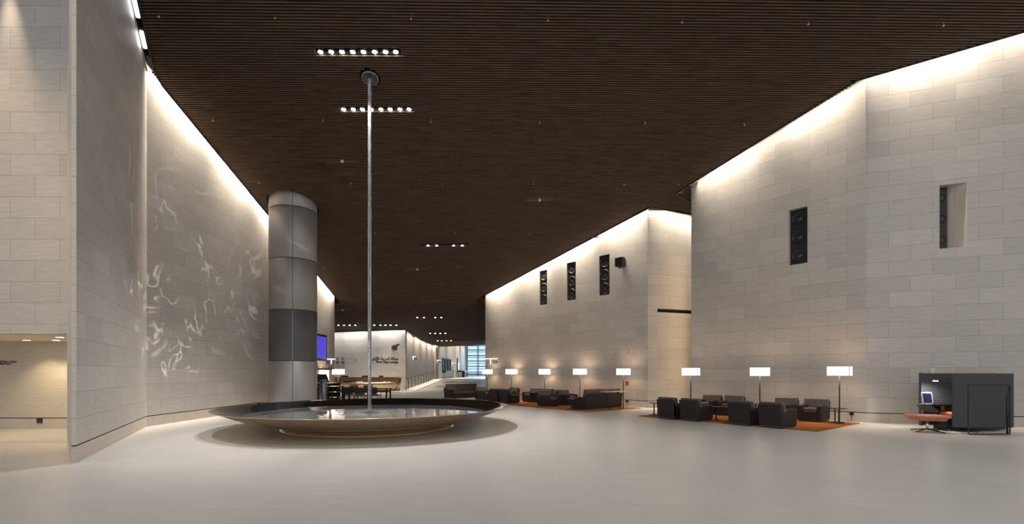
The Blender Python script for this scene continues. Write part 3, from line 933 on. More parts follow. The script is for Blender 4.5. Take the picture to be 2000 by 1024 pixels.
# near group: front row, backs towards the hall
P0 = fl(1283, 818.2)
G2 = 'armchairs around the front right rug'
fr = ['armchair with its back to the hall, nearest the middle wall block', 'armchair with its back to the hall, left of the pair of side tables',
      'armchair with its back to the hall, right of the pair of side tables', 'armchair with its back to the hall, nearest the rug front corner']
for t0, lab in zip((0, .86, 2.50, 3.40), fr):
    p = P0+u*t0+u*WD/2+wv_*(DP/2+.06)
    chair(p, wv_, lab, G2, -8)
Q0 = fl(1604, 827)
bk = ['armchair against the wall beside the lone side table, facing the hall', 'armchair facing the hall, second along from the lone side table',
      'armchair facing the hall, third along from the lone side table', 'armchair facing the hall below the lamp at the wall gap']
for t0, lab in zip((0, -.92, -2.72, -3.58), bk):
    p = Q0+u*t0-u*WD/2+wv_*DP/2
    chair(p, -wv_, lab, G2)

def make_side_table(ped=1, r_=.20, h=.47, name='side_table'):
    t_ = thing(name, 'x', 'side table')
    bm = NB(); add_lathe(bm, [(0, h), (r_-.01, h), (r_, h-.006), (r_-.01, h-.02), (0, h-.024)], 40); obj('table_top', bm, M['table_top'], t_)
    if ped == 1:
        bm = NB(); add_cyl(bm, (0, 0, .02), (0, 0, h-.02), .022, .022, 16); obj('column', bm, M['black_metal'], t_)
        for k in range(4):
            a_ = PI/4+k*PI/2
            bm = NB(); add_cyl(bm, (0, 0, .045), (.21*math.cos(a_), .21*math.sin(a_), .012), .014, .009, 8); obj('foot', bm, M['black_metal'], t_)
    else:
        for k in range(3):
            a_ = k*2*PI/3+.3
            bm = NB(); add_box(bm, .07*math.cos(a_), .07*math.sin(a_), h/2, .035, .014, h-.05, Matrix.Rotation(a_, 3, 'Z')); obj('leg', bm, M['black_metal'], t_)
            bm = NB(); add_box(bm, .13*math.cos(a_), .13*math.sin(a_), .012, .20, .03, .02, Matrix.Rotation(a_, 3, 'Z')); obj('foot', bm, M['black_metal'], t_)
    return t_
st = make_side_table(); su = [False]
def table(px, py, lab, grp=None, Y=None, z=ZR):
    p = fl(px, py) if Y is None else Vector(((px-1000)/FPX*Y, Y, 0))
    return place(st, su, Vector((p.x, p.y, z)), UA, lab, grp or 'small round side tables')
table(1399, 823.4, 'round side table between the front armchairs, left of its pair')
table(1424.5, 825.0, 'round side table between the front armchairs, right of its pair')
table(1277.5, 812.8, 'round side table peeking out behind the armchair nearest the wall block')
table(1476, 0, 'round side table beside the lamp pole, between the facing armchairs', Y=17.2)
table(1115.5, 801.2, 'round side table in front of the end of the long sofa')
table(1007, 791.3, 'round side table in front of the dark armchair beside the fountain rim')
table(954, 0, 'round side table between the two armchairs behind the fountain', Y=26.0)
table(870.5, 0, 'round side table beside the far sofa arm, behind the fountain', Y=29.3)
t3 = make_side_table(3, .265, .475)
p = fl(1636, 828.2); t3.location = (p.x, p.y, ZR); t3['label'] = 'three legged side table under the largest floor lamp'; t3['group'] = 'small round side tables'

# middle group
G1 = 'armchairs around the sofa rug'
sofa = make_armchair(2.36, .86, 3, 'sofa', 'sofa')
N0 = fl(1146, 802.2)
su_dir = wv_
p = N0+wv_*1.18-u*.43
sofa.location = (p.x, p.y, ZR); fdir = -u; sofa.rotation_euler = (0, 0, math.atan2(fdir.y, fdir.x)-PI/2)
sofa['label'] = 'dark three seat sofa seen from behind, long narrow table at its back'
p2 = Vector((-3.9, 29.3, 0))+wv_*1.18-u*.43
s2 = dup(sofa, (p2.x+.25, p2.y, 0), math.atan2(u.y, u.x)-PI/2, 'dark three seat sofa facing the hall beyond the fountain, near the ramp')
sofa['group'] = s2['group'] = 'dark three seat sofas'
k1 = fl(1072, 795.8)
chair(k1+wv_*WD/2-u*DP/2, u, 'armchair turned towards the long sofa, nearest the rug edge', G1)
chair(k1+wv_*(WD/2+1.28)-u*(DP/2-.0), u, 'armchair turned towards the long sofa, by the wall behind the nearest one', G1)
k3 = fl(1036.5, 786.8)
for t0, lab in zip((0, .93, 1.80), ('armchair by the middle wall facing the hall, farthest from the long sofa', 'armchair by the middle wall facing the hall, between two others in its row', 'armchair by the middle wall facing the hall, half hidden by a nearer armchair')):
    chair(k3+u*t0-u*WD/2+wv_*(DP/2), -wv_, lab, G1)
G0 = 'armchairs behind the fountain'
l3 = Vector((-.2, 24.3, 0))
chair(l3-u*WD/2+wv_*DP/2, wv_, 'armchair with its back to the fountain, beside the small round table', G0)
chair(l3-u*(WD/2+.88)+wv_*DP/2, wv_, 'armchair with its back to the fountain, in the middle of three dark backs', G0)
chair(Vector((-1.62, 27.3, 0))+wv_*WD/2-u*DP/2, u, 'armchair side on behind the fountain, nearest the far sofa', G0)
chair(Vector((-.05, 27.0, 0))-u*0.1, -wv_, 'armchair facing the fountain under the second lamp along the middle wall', G0)

# console table with crossed legs behind the sofa
pc = fl(1196, 801)+Vector((.08, .05, 0))
t_ = thing('console_table', 'long narrow pale topped table on crossed legs behind the sofa', 'table', (pc.x, pc.y, ZR), math.atan2(wv_.y, wv_.x))
bm = NB(); add_box(bm, 0, 0, .755, 1.45, .36, .022, bev=.008); obj('table_top', bm, M['white_top'], t_)
for x in (-.42, .42):
    for s_ in (-1, 1):
        bm = NB(); add_cyl(bm, (x-s_*.10, -.12, .0), (x+s_*.10, .12, .745), .017, .017, 10); obj('leg', bm, M['black_metal'], t_)
        
# floor lamps
def make_lamp():
    t_ = thing('floor_lamp', 'x', 'floor lamp')
    bm = NB(); add_lathe(bm, [(0, 0), (.15, 0), (.15, .010), (.14, .014), (0, .016)], 32); obj('base', bm, M['black_metal'], t_)
    bm = NB(); add_cyl(bm, (0, 0, .01), (0, 0, 1.50), .019, .019, 14); obj('pole', bm, M['black_metal'], t_)
    sw, sd, zb_, zt = .62, .30, 1.475, 1.770
    bm = NB()
    for (cx, cy, sx, sy) in ((0, -sd/2, sw, .006), (0, sd/2, sw, .006), (-sw/2, 0, .006, sd), (sw/2, 0, .006, sd)):
        add_box(bm, cx, cy, (zb_+zt)/2, sx, sy, zt-zb_)
    sh = obj('lamp_shade', bm, M['lamp_shade'], t_)
    bm = NB()
    for z in (zb_, zt):
        for (cx, cy, sx, sy) in ((0, -sd/2, sw+.012, .012), (0, sd/2, sw+.012, .012), (-sw/2, 0, .012, sd+.012), (sw/2, 0, .012, sd+.012)):
            add_box(bm, cx, cy, z, sx, sy, .007)
    add_box(bm, 0, 0, zb_+.01, sw, .012, .008)
    for cx in (-sw/2, sw/2):
        for cy in (-sd/2, sd/2): add_box(bm, cx, cy, (zb_+zt)/2, .013, .013, zt-zb_)
    obj('shade_rim', bm, M['lamp_rim'], sh)
    return t_
lamp = make_lamp(); lu = [False]
wall_dir = {'K': math.atan2(K1[1]-K0[1], K1[0]-K0[0]), 'A': math.atan2(A1[1]-A0[1], A1[0]-A0[0])}
LP = [(952, 29.0, 'lit floor lamp farthest along the middle wall, at its end', -.35), (999, 27.6, 'lit floor lamp on the middle wall, second from its far end', -.2), (1063.5, 25.7, 'lit floor lamp on the middle wall, halfway along', .05),
      (1132.5, 23.9, 'lit floor lamp on the middle wall behind the hidden armchair pair', -.25), (1217.5, 21.95, 'lit floor lamp beside the red call point at the sofa end', .0),
      (1349, 18.9, 'lit floor lamp in front of the gap between the wall blocks', -.32), (1484, 17.0, 'lit floor lamp behind the armchairs, below the tall single speaker niche', -.05), (1639.5, 15.35, 'lit floor lamp at the rug end, largest of the lamps', -.30)]
for px, Y, lab, rz in LP:
    x = (px-1000)/FPX*Y
    z = ZR if px == 1639.5 else 0
    place(lamp, lu, Vector((x, Y, z)), -math.atan((px-1000)/FPX)-(.30 if px in (999, 1132.5, 1349, 1639.5) else .06), lab, 'floor lamps along the right walls')
    point('floor_lamp_bulb', (x, Y, 1.63), 12, (1, .72, .42), .13)
Y = 27.5; x = (661-1000)/FPX*Y
lf = dup(lamp, Vector((x, Y, 0)), .1, 'lit floor lamp in front of the bronze reception desk', 'floor lamps along the right walls')
del lf['group']
point('floor_lamp_bulb', (x, Y, 1.63), 12, (1, .72, .42), .13)

# ------------------------------------------------------------------ loudspeakers in the niches
def face_frame(p0, p1, side):
    d = Vector((p1[0]-p0[0], p1[1]-p0[1], 0)).normalized(); n_ = Vector((-d.y, d.x, 0))*side
    return d, n_
def niche_speaker(p0, p1, h, wfrac, lab, dep, squash=1.):
    d, n_ = face_frame(p0, p1, -1)
    a, b_, c, e = h[:4]
    W = (b_-a)*wfrac; Hh = e-c
    ctr = Vector((*p0, 0))+d*(a+W/2)-n_*(dep)
    ang = math.atan2(d.y, d.x)
    t_ = thing('wall_speaker', lab, 'loudspeaker', (ctr.x, ctr.y, c), ang, 'black three-cone loudspeakers in the wall niches')
    # local: x along wall, -y out of wall
    bm = NB(); add_box(bm, 0, .04, Hh/2, W-.01, .08, Hh-.02); obj('cabinet', bm, M['speaker'], t_)
    r0 = min(W*.44, Hh/6.6)
    for k in range(3):
        zc_ = Hh*(k+.5)/3
        bm = NB(); add_lathe(bm, [(r0, 0), (r0*.98, .018), (r0*.86, .02), (r0*.80, .004), (r0*.42, -.03), (r0*.40, -.03)], 36)
        bmesh.ops.transform(bm, matrix=Matrix.Translation((0, -.001, zc_)) @ Matrix.Rotation(PI/2, 4, 'X'), verts=bm.verts)
        cn = obj('speaker_cone', bm, M['cone'], t_)
        bm = NB(); add_lathe(bm, [(r0*.42, -.026), (r0*.36, -.005), (r0*.2, .008), (0, .012)], 24)
        bmesh.ops.transform(bm, matrix=Matrix.Translation((0, -.001, zc_)) @ Matrix.Rotation(PI/2, 4, 'X'), verts=bm.verts)
        obj('dust_cap', bm, M['cap'], cn)
niche_speaker(A0, A1, hA, .93, 'black loudspeaker filling the tall niche left of the right wall corner', .16)
niche_speaker(A1, A2, hB, .44, 'black loudspeaker deep in the niche with a pale angled side', .26)
for h, lab in zip(hK, ('black loudspeaker in the middle wall niche nearest the far end', 'black loudspeaker in the middle one of the three wall niches', 'black loudspeaker in the niche beside the small black wall box')):
    niche_speaker(K0, K1, h, 1.0, lab, .055)

# small things on the walls
def wall_item(px, py, p0, p1, name, lab, cat, build, off=0., grp=None):
    d, n_ = face_frame(p0, p1, -1)
    uu, Y = onwall(px, p0, p1)
    p = Vector((*p0, 0))+d*uu+n_*off; z = zat(py, Y)
    t_ = thing(name, lab, cat, (p.x, p.y, z), math.atan2(d.y, d.x), grp)
    build(t_); return t_
def b_box(w_, h_, dp_, m_, nm='body', bev=.006):
    def f(t_):
        bm = NB(); add_box(bm, 0, -dp_/2, 0, w_, dp_, h_, bev=bev); obj(nm, bm, M[m_], t_)
    return f
def b_projector(t_):
    bm = NB(); add_box(bm, -.03, -.24, .02, .40, .26, .42, bev=.02); obj('body', bm, M['speaker'], t_)
    bm = NB(); add_box(bm, .02, -.06, .0, .22, .12, .34); obj('bracket', bm, M['black_metal'], t_)
    bm = NB(); add_lathe(bm, [(0, -.29), (.06, -.27), (.085, -.22), (.085, -.19), (0, -.19)], 20, (-.03, -.24, 0)); obj('dome', bm, M['cap'], t_)
wall_item(1217.5, 514.5, K0, K1, 'wall_box_camera', 'small black wall box with dome under it, beside three speaker niches', 'camera', b_projector)
def b_plate(w_, h_):
    def f(t_):
        bm = NB(); add_box(bm, 0, -.02, 0, w_, .04, h_, bev=.008); pl = obj('cover', bm, M['grey_plastic'], t_)
        bm = NB(); add_box(bm, 0, -.045, -.02, w_*.45, .012, h_*.5, bev=.004); obj('insert', bm, M['white_plastic'], pl)
    return f
wall_item(1198, 688, K0, K1, 'wall_plate', 'small square grey plate on the middle wall, left of its larger neighbour', 'wall fitting', b_plate(.14, .14))
wall_item(1225, 686, K0, K1, 'wall_plate', 'small grey plate on the middle wall above the red call point', 'wall fitting', b_plate(.17, .24))
wall_item(978.5, 727, K0, K1, 'thermostat', 'small oval white thermostat on the middle wall between two lamps', 'thermostat', b_plate(.12, .16))
def b_red(t_):
    bm = NB(); add_box(bm, 0, -.03, 0, .12, .06, .18, bev=.01); bd = obj('housing', bm, M['red'], t_)
    bm = NB(); add_box(bm, -.015, -.065, .03, .06, .01, .06); obj('button', bm, M['screen_off'], bd)
wall_item(1225.5, 748, K0, K1, 'fire_call_point', 'small red call point on the middle wall beside a lamp', 'alarm', b_red)
wall_item(1820, 725, A1, A2, 'wall_sensor', 'small white box on the wall above the work booth', 'sensor', b_box(.12, .14, .06, 'white_plastic'))
def b_plug(cable):
    def f(t_):
        bm = NB(); add_box(bm, 0, -.05, -.03, .10, .10, .09, bev=.008); obj('housing', bm, M['black_metal'], t_)
        if cable:
            bm = NB(); add_tube(bm, [(0, -.08, -.05), (.01, -.10, -.16), (0, -.11, -.25), (-.08, -.13, -.285), (-.3, -.2, -.29), (-.55, -.3, -.29), (-.8, -.4, -.29)], .009, 6)
            obj('cable', bm, M['black_metal'], t_)
    return f
wall_item(1664.5, 806.5, A0, A1, 'power_plug', 'black plug with a cable on the wall skirting by the largest lamp', 'plug', b_plug(True))
wall_item(1226, 783, K0, K1, 'power_plug', 'black plug with a dangling cable on the skirting below the red call point', 'plug', b_plug(True))
wall_item(504, 787, L1, L2, 'power_plug', 'tiny black plug on the left wall skirting by the pillar', 'plug', b_plug(False))
wall_item(78, 821.5, (-26, 13.72), (-10.3, 13.72), 'floor_socket', 'square black socket box on the alcove skirting', 'socket', b_box(.155, .155, .02, 'black_metal', 'cover'))

# departure board
d, n_ = face_frame(L1, L2, -1)
Yb0, Yb1 = 25.9, 27.85
t_ = thing('departure_board', 'wall screen with glowing blue flight list beside the pillar', 'screen', (L1[0], (Yb0+Yb1)/2, 2.98), PI/2)
bm = NB(); add_box(bm, 0, -.06, 0, Yb1-Yb0, .12, 1.48, bev=.01); obj('housing', bm, M['black_metal'], t_)
bm = NB(); uvl = bm.loops.layers.uv.verify()
W_, Hh = Yb1-Yb0-.22, 1.22
vs = [bm.verts.new(p) for p in ((-W_/2, -.122, -Hh/2), (W_/2, -.122, -Hh/2), (W_/2, -.122, Hh/2), (-W_/2, -.122, Hh/2))]
f = bm.faces.new(vs)
for l, q in zip(f.loops, ((0, 0), (W_, 0), (W_, Hh), (0, Hh))): l[uvl].uv = q
obj('display', bm, M['board'], t_, recalc=False)

# ------------------------------------------------------------------ lettering
def text(s, size, loc, rotz, m_, name, align='LEFT', ext=.012, parent=None, sx=1.):
    cu = bpy.data.curves.new(name, 'FONT'); cu.body = s; cu.size = size; cu.extrude = ext; cu.align_x = align
    cu.offset = (.016 if size > .2 else .004)*size/.4
    cu.resolution_u = 3
    tmp = bpy.data.objects.new(name, cu); C.objects.link(tmp)
    dg = bpy.context.evaluated_depsgraph_get(); dg.update()
    me = bpy.data.meshes.new_from_object(tmp.evaluated_get(dg)); bpy.data.objects.remove(tmp)
    me.materials.clear(); me.materials.append(M[m_])
    o = bpy.data.objects.new(name, me); C.objects.link(o)
    o.rotation_euler = (PI/2, 0, rotz); o.location = loc
    o.scale = (sx, 1, 1)
    if parent: o.parent = parent
    return o
# Arabic in presentation forms, in visual order (left to right)
AR_LOUNGE = '\uFEF0\uFEDF\uFEED\uFEF7\uFE8D \uFE94\uFE9F\uFEAD\uFEAA\uFEDF\uFE8D \uFE94\uFEDF\uFE8E\uFEBB'
AR_MEN = '\uFEDD\uFE8E\uFE9F\uFEAE\uFEE0\uFEDF \uFEE9\uFE8E\uFEF4\uFEE3 \uFE95\uFE8D\uFEAD\uFEED\uFEA9'
d_far = (Vector((-8.9, 40.42))-Vector((-22, 40.0))).normalized(); an = math.atan2(d_far.y, d_far.x)
def farwall(px, py, off=.02):
    uu, Y = onwall(px, (-22, 40.0), (-8.9, 40.42))
    return Vector((-22+d_far.x*uu, 40.0+d_far.y*uu-off, zat(py, Y)))
ls = thing('lounge_lettering', 'dark bilingual First Class Lounge lettering on the far stone wall', 'lettering', (0, 0, 0))
text('First Class Lounge', .265, farwall(777.6, 709.4), an, 'letter', 'english_line', 'RIGHT', parent=ls, sx=.92)
text(AR_LOUNGE, .30, farwall(777.8, 703.2), an, 'letter', 'arabic_line', 'RIGHT', parent=ls, sx=1.05)
# emblem: disc with a swept-horned antelope head
em = farwall(771, 679.5, .03)
t_ = thing('wall_emblem', 'round grey antelope emblem above the lounge lettering', 'emblem', em, an)
def flat(pts, y0=-.02, th=.04):
    bm = NB(); a = [bm.verts.new((x, y0, z)) for x, z in pts]; b_ = [bm.verts.new((x, y0+th, z)) for x, z in pts]
    bm.faces.new(a); bm.faces.new(b_[::-1])
    for i in range(len(pts)): bm.faces.new((a[i], b_[i], b_[(i+1) % len(pts)], a[(i+1) % len(pts)]))
    return bm
obj('disc', flat([(.25*math.cos(2*PI*i/28)-.03, .24*math.sin(2*PI*i/28)) for i in range(28)]), M['logo'], t_)
obj('horn', flat([(0, .02), (.05, .18), (.20, .29), (.37, .34), (.42, .24), (.27, .15), (.16, .06), (.06, -.04)], -.05, .03), M['letter'], t_)
obj('neck', flat([(-.20, .08), (-.10, .12), (.0, .10), (.06, .0), (-.02, -.02), (-.08, -.12), (-.18, -.18), (-.12, -.04)], -.04, .03), M['letter'], t_)
obj('muzzle', flat([(.04, -.06), (.16, .02), (.2, -.04), (.12, -.16), (.02, -.18)], -.04, .03), M['letter'], t_)
# two pictogram signs and a clock-like dot
for px, lab in ((658.8, 'small round pictogram with two lines of text, beside the wall end'), (669.8, 'small round pictogram with two lines of text, second from the wall end')):
    p = farwall(px, 701, .03)
    t_ = thing('pictogram_sign', lab, 'sign', p, an, 'pictograms on the lounge wall')
    bm = NB()
    pts = [(.12*math.cos(2*PI*i/24), 0, .12*math.sin(2*PI*i/24)) for i in range(25)]
    add_tube(bm, pts, .012, 6); obj('ring', bm, M['letter'], t_)
    obj('arrow', flat([(-.05, -.04), (.03, -.05), (.05, .05), (-.0, .01)]), M['letter'], t_)
    for z, w_ in ((-.27, .28), (-.36, .2)):
        bm = NB()
        for k in range(6): add_box(bm, -w_/2+w_*(k+.5)/6, 0, z, w_/6*.7, .02, .05+.02*(k % 2))
        obj('lettering', bm, M['letter'], t_)
p = farwall(694.5, 704, .03)
bm = NB(); add_lathe(bm, [(0, .03), (.045, .03), (.05, .0), (0, 0)], 20); bmesh.ops.rotate(bm, verts=bm.verts, matrix=Matrix.Rotation(PI/2, 3, 'X'))
tag(obj('wall_stud', bm, M['letter'], loc=p), 'small round black dot on the lounge wall left of the water stream', 'wall fitting')
# men's toilet lettering in the alcove
t_ = thing('toilet_lettering', "dark bilingual Men's Toilet lettering on the warm alcove wall", 'lettering', (0, 0, 0))
p = at(21.3, 712.4, 13.70); text("Men's Toilet", .066, p, 0, 'letter', 'english_line', 'RIGHT', .005, t_)
p = at(31.5, 708.0, 13.70); text(AR_MEN, .075, p, 0, 'letter', 'arabic_line', 'RIGHT', .005, t_, sx=1.1)
# projecting lit signs (T-shaped)
def tsign(px, py, Y, ln, lab, direction=1, hang=.26):
    p = at(px, py, Y)
    t_ = thing('projecting_sign', lab, 'sign', p, 0, 'lit projecting wayfinding signs')
    bm = NB(); add_box(bm, 0, 0, 0, ln, .05, .055); obj('light_bar', bm, M['sign_light'], t_)
    bm = NB(); add_box(bm, -.05*direction, 0, -hang/2, .05, .04, hang); obj('light_stem', bm, M['sign_light'], t_)
    for k, (z, w_) in enumerate(((-.16, .30), (-.26, .26))):
        bm = NB()
        for j in range(7): add_box(bm, (.06+w_*(j+.5)/7)*direction, 0, z, w_/7*.75, .02, .05+.02*(j % 3))
        obj('lettering', bm, M['letter'], t_)
    obj('arrow', flat([(-.26*direction, -.16), (-.20*direction, -.24), (-.14*direction, -.16), (-.20*direction, -.20)]), M['letter'], t_)
tsign(959.7, 701, 29.1, .74, 'lit T-shaped sign at the far end of the middle wall', 1, .33)
tsign(645.5, 701.8, 28.0, .55, 'lit T-shaped sign at the end of the left wall', -1, .28)
tsign(808, 697, 44, .36, 'small lit sign on the ramp wall nearest the lounge wall')
tsign(855.5, 704, 57, .62, 'small lit sign at the head of the ramp rail')
tsign(884.5, 709.5, 73, .9, 'small lit sign farthest down the corridor')

# ------------------------------------------------------------------ far corridor
# wall beyond the ramp with narrow windows
holes = []
for xa, xb, ya, yb in ((864, 868.5, 700, 727), (870.3, 873.8, 701, 727), (875.4, 878.8, 702, 727)):
    Ya = -9.05*FPX/(xa-1000); Yb = -9.05*FPX/(xb-1000)
    holes.append((Ya-58.0, Yb-58.0, zat(yb, Ya), zat(ya, Ya), .04, 0, 2))
bm = NB(); wall_face(bm, (-9.05, 58.0), (-9.05, 97.0), .72, 7.6, 7.6, -1, holes, .5, 0, 0)
bf = NB()
for h in holes:
    for e_ in (h[0], h[1]): add_box(bf, -8.98, 58+e_, (h[2]+h[3])/2, .16, .28, h[3]-h[2]+.1)
    add_box(bf, -8.98, 58+(h[0]+h[1])/2, h[3], .16, h[1]-h[0], .12)
struct('trim_31', bf, M['fascia'])
o = struct('wall_corridor_far', bm, [M['stone'], M['stone_side'], M['teal_glass']], recalc=False)
for y0_, y1_ in ((56.4, 58.2), (73.5, 76.0)):
    bm = NB(); add_box(bm, -8.98, (y0_+y1_)/2, 4.1, .16, y1_-y0_, 6.8); struct('trim_30', bm, M['soffit'])
bm = NB(); add_box(bm, -8.85, 68.5, 1.62-.0, .35, 10.5, .28); tag(obj('window_bench', bm, M['speaker']), 'black ledge under the three narrow corridor windows', 'ledge')
tb = thing('corridor_desk', 'long black counter table by the corridor end window', 'counter', (0, 0, 0))
bm = NB(); add_box(bm, -8.35, 84.0, 1.68, 1.2, 10, .22); obj('table_top', bm, M['black_metal'], tb)
bm = NB(); add_box(bm, -7.95, 79.6, 1.15, .5, 1.0, .86); obj('leg', bm, M['black_metal'], tb)
sc_ = thing('corridor_screen', 'tall narrow lit screen above the corridor counter', 'screen', (0, 0, 0))
bm = NB(); add_box(bm, -8.97, 80.5, 2.9, .12, 2.0, 2.0); obj('housing', bm, M['black_metal'], sc_)
bm = NB(); add_box(bm, -8.91, 80.5, 2.55, .05, 1.8, 1.2); obj('display', bm, M['window_dark'], sc_)
# end window
t_ = thing('window_1', None, None); t_['kind'] = 'structure'
WY = 96.0; z0_, z1_ = .72, 7.4
bm = NB(); add_box(bm, -3.6, WY+.2, (z0_+z1_)/2+.5, 10.4, .04, z1_-z0_-1.0); obj('pane', bm, M['window_glass'], t_)
bm = NB(); add_box(bm, -3.6, WY+.2, z0_+.5, 10.4, .04, 1.0); obj('lower_pane', bm, M['window_dark'], t_)
bm = NB()
for px in (912.5, 932.2, 934.8): add_box(bm, (px-1000)/FPX*WY, WY, (z0_+z1_)/2, .12, .15, z1_-z0_)
for i in range(3): add_box(bm, -3+1.9*i, WY, (z0_+z1_)/2, .12, .15, z1_-z0_)
for i, py in enumerate([676, 684, 687.5, 695, 698.5, 705.5, 710, 716, 721, 732]):
    add_box(bm, -3.6, WY-.02, zat(py, WY), 10.4, .12, .10 if i % 2 == 0 else .17)
obj('frame', bm, M['mullion'], t_)
wall_face_bm = NB(); wall_face(wall_face_bm, (-9.6, 97.2), (3, 97.2), 0, 7.6, 7.6, -1, (), .3, 0, 0)
struct('wall_corridor_end', wall_face_bm, [M['stone'], M['stone_side']], recalc=False)
bm = NB(); wall_face(bm, (3, 97), (3, 34), 0, 7.6, 7.6, -1, (), .3, 0, 0); struct('wall_corridor_right', bm, [M['stone'], M['stone_side']], recalc=False)

for i in range(4): area('wall_washer_light', (-8.2, 62+i*9, 7.3), (-.25, 0, -1), .5, 7, 190, (1, .86, .68), math.radians(100), (1, 0, 0))  # warm lights added to brighten the far corridor wall
area('recess_light', (8.42, 21.52, 3.6), (-1, .45, 0), 6.5, .12, 19, (1, .70, .38), math.radians(150), (0, 0, 1))
area('corridor_daylight', (-3.5, 94.5, 3.8), (0, -1, -.25), 7, 5, 260, (.62, .80, 1.0), PI)
for i in range(8):
    yy = 42+i*6.2
    spot('corridor_spot', (-5.2, yy, 4.6 if yy < 58 else 7.3), (-5.6, yy+.3, 0), 170 if yy < 58 else 900, 62, .5, .03, NEUT)

# railing on the ramp
t_ = thing('ramp_railing', 'curved dark steel handrail with leaning posts along the ramp', 'railing')
pts = []
for i in range(12):
    yy = 41.0+i*1.43
    zb_ = ramp_z(yy)+.07
    bm = NB(); add_tube(bm, [(-8.78, yy, zb_), (-8.775, yy, zb_+.6), (-8.79, yy, zb_+.84), (-8.82, yy, zb_+.96)], .022, 8)
    obj('post', bm, M['rail'], t_)
bm = NB(); add_tube(bm, [(-8.9, 40.5, .98), (-8.82, 41.0, 1.02)]+[(-8.82, 41+1.43*i, ramp_z(41+1.43*i)+1.04) for i in range(1, 12)], .032, 8)
obj('handrail', bm, M['rail'], t_)

# ------------------------------------------------------------------ reception desk
DY = 38.2
xl_, xr_ = -15.5, at(783.3, 750, DY).x
t_ = thing('reception_desk', 'long polished bronze reception desk with a rounded tub end', 'desk')
bm = NB()
# hull: section sweep along x, narrowing at the right end
secs = []
prof = [(-.34, .10), (-.50, .16), (-.66, .34), (-.75, .58), (-.78, .79), (-.70, .80)]
for i, t0 in enumerate([0, .3, .6, .8, .9, .95, .975, .99, 1.0]):
    x = xl_+(xr_-xl_)*t0
    k_ = 1.0 if t0 < .92 else math.sqrt(max(0., 1-((t0-.92)/.08)**2))*.8+.2
    lift = 0 if t0 < .95 else (t0-.95)/.05
    ring = []
    for (yy, z) in prof:
        zz = z+(1.14-z)*0.0
        xx = x-(0.42*max(0, 1-z/.62)**2 if t0 > .9 else 0)*((t0-.9)/.1)
        ring.append(bm.verts.new((xx, DY+.2+yy*k_, z+.33*lift*(z/.8))))
    secs.append(ring)
for a, b_ in zip(secs, secs[1:]):
    for j in range(len(a)-1):
        f = bm.faces.new((a[j], a[j+1], b_[j+1], b_[j])); f.smooth = True
obj('front_hull', bm, M['desk_gold'], t_)
bm = NB()
add_box(bm, (xl_+xr_)/2-.12, DY+.62, .62, xr_-xl_-.25, .06, 1.08); 
obj('back_shell', bm, M['desk_back'], t_)
bm = NB(); add_box(bm, (xl_+xr_)/2-.6, DY+.95, .765, xr_-xl_-1.4, .6, .03); add_box(bm, (xl_+xr_)/2-.6, DY+1.1, .375, xr_-xl_-1.8, .06, .75); obj('rear_worktop', bm, M['desk_back'], t_)
bm = NB(); add_box(bm, (xl_+xr_)/2-.2, DY+.05, .765, xr_-xl_-.5, 1.1, .03); obj('worktop', bm, M['desk_gold'], t_)
bm = NB(); add_tube(bm, [(xl_, DY+.62, 1.17), (xr_-.3, DY+.62, 1.17), (xr_-.05, DY+.45, 1.16), (xr_, DY+.2, 1.10), (xr_-.05, DY-.1, .98)], .025, 8); obj('rim', bm, M['desk_back'], t_)
bm = NB(); add_box(bm, (xl_+xr_)/2-.4, DY+.1, .06, xr_-xl_-1.2, .7, .12); obj('plinth', bm, M['black_metal'], t_)
area('desk_light', ((xl_+xr_)/2+1.2, DY-1.6, 4.3), (0, .35, -1), 5, .3, 90, (1, .88, .7), PI*.6)
for px, w_, lab in ((673, .62, 'black monitor top above the desk, nearest the lamp'), (713, .5, 'black monitor top above the desk, just left of the water stream'), (744.5, .35, 'small black monitor top above the desk, right of the water stream')):
    p = at(px, 736, DY+.95)
    m_ = thing('desk_monitor', lab, 'monitor', (p.x, DY+.95, .78), 0, 'monitors on the reception desk')
    bm = NB(); add_box(bm, 0, 0, .36, w_, .04, .34, bev=.006); obj('display', bm, M['screen_off'], m_)
    bm = NB(); add_box(bm, 0, .02, .1, .06, .04, .2); add_box(bm, 0, .02, .008, .24, .18, .016); obj('stand', bm, M['black_metal'], m_)
p = at(680, 745, DY-.2)
bm = NB(); add_lathe(bm, [(0, 0), (.16, 0), (.36, .09), (.38, .12), (.34, .11), (.14, .03), (0, .025)], 28)
o = obj('serving_bowl', bm, M['black_metal'], loc=(p.x, DY-.2, .781)); tag(o, 'wide black bowl on the reception desk counter', 'bowl')
for k, px in enumerate((700, 706, 752, 760)):
    p = at(px, 744, DY)
    bm = NB(); add_box(bm, 0, 0, .04, .19, .22, .08, bev=.005)
    o = obj('paper_stack', bm, M['white_plastic'], loc=(p.x, DY-.1, .781)); tag(o, ['pale paper stack beside the black bowl', 'pale paper stack left of the water stream', 'pale paper stack right of the water stream', 'pale paper stack nearest the desk tub end'][k], 'papers', 'papers on the reception desk')

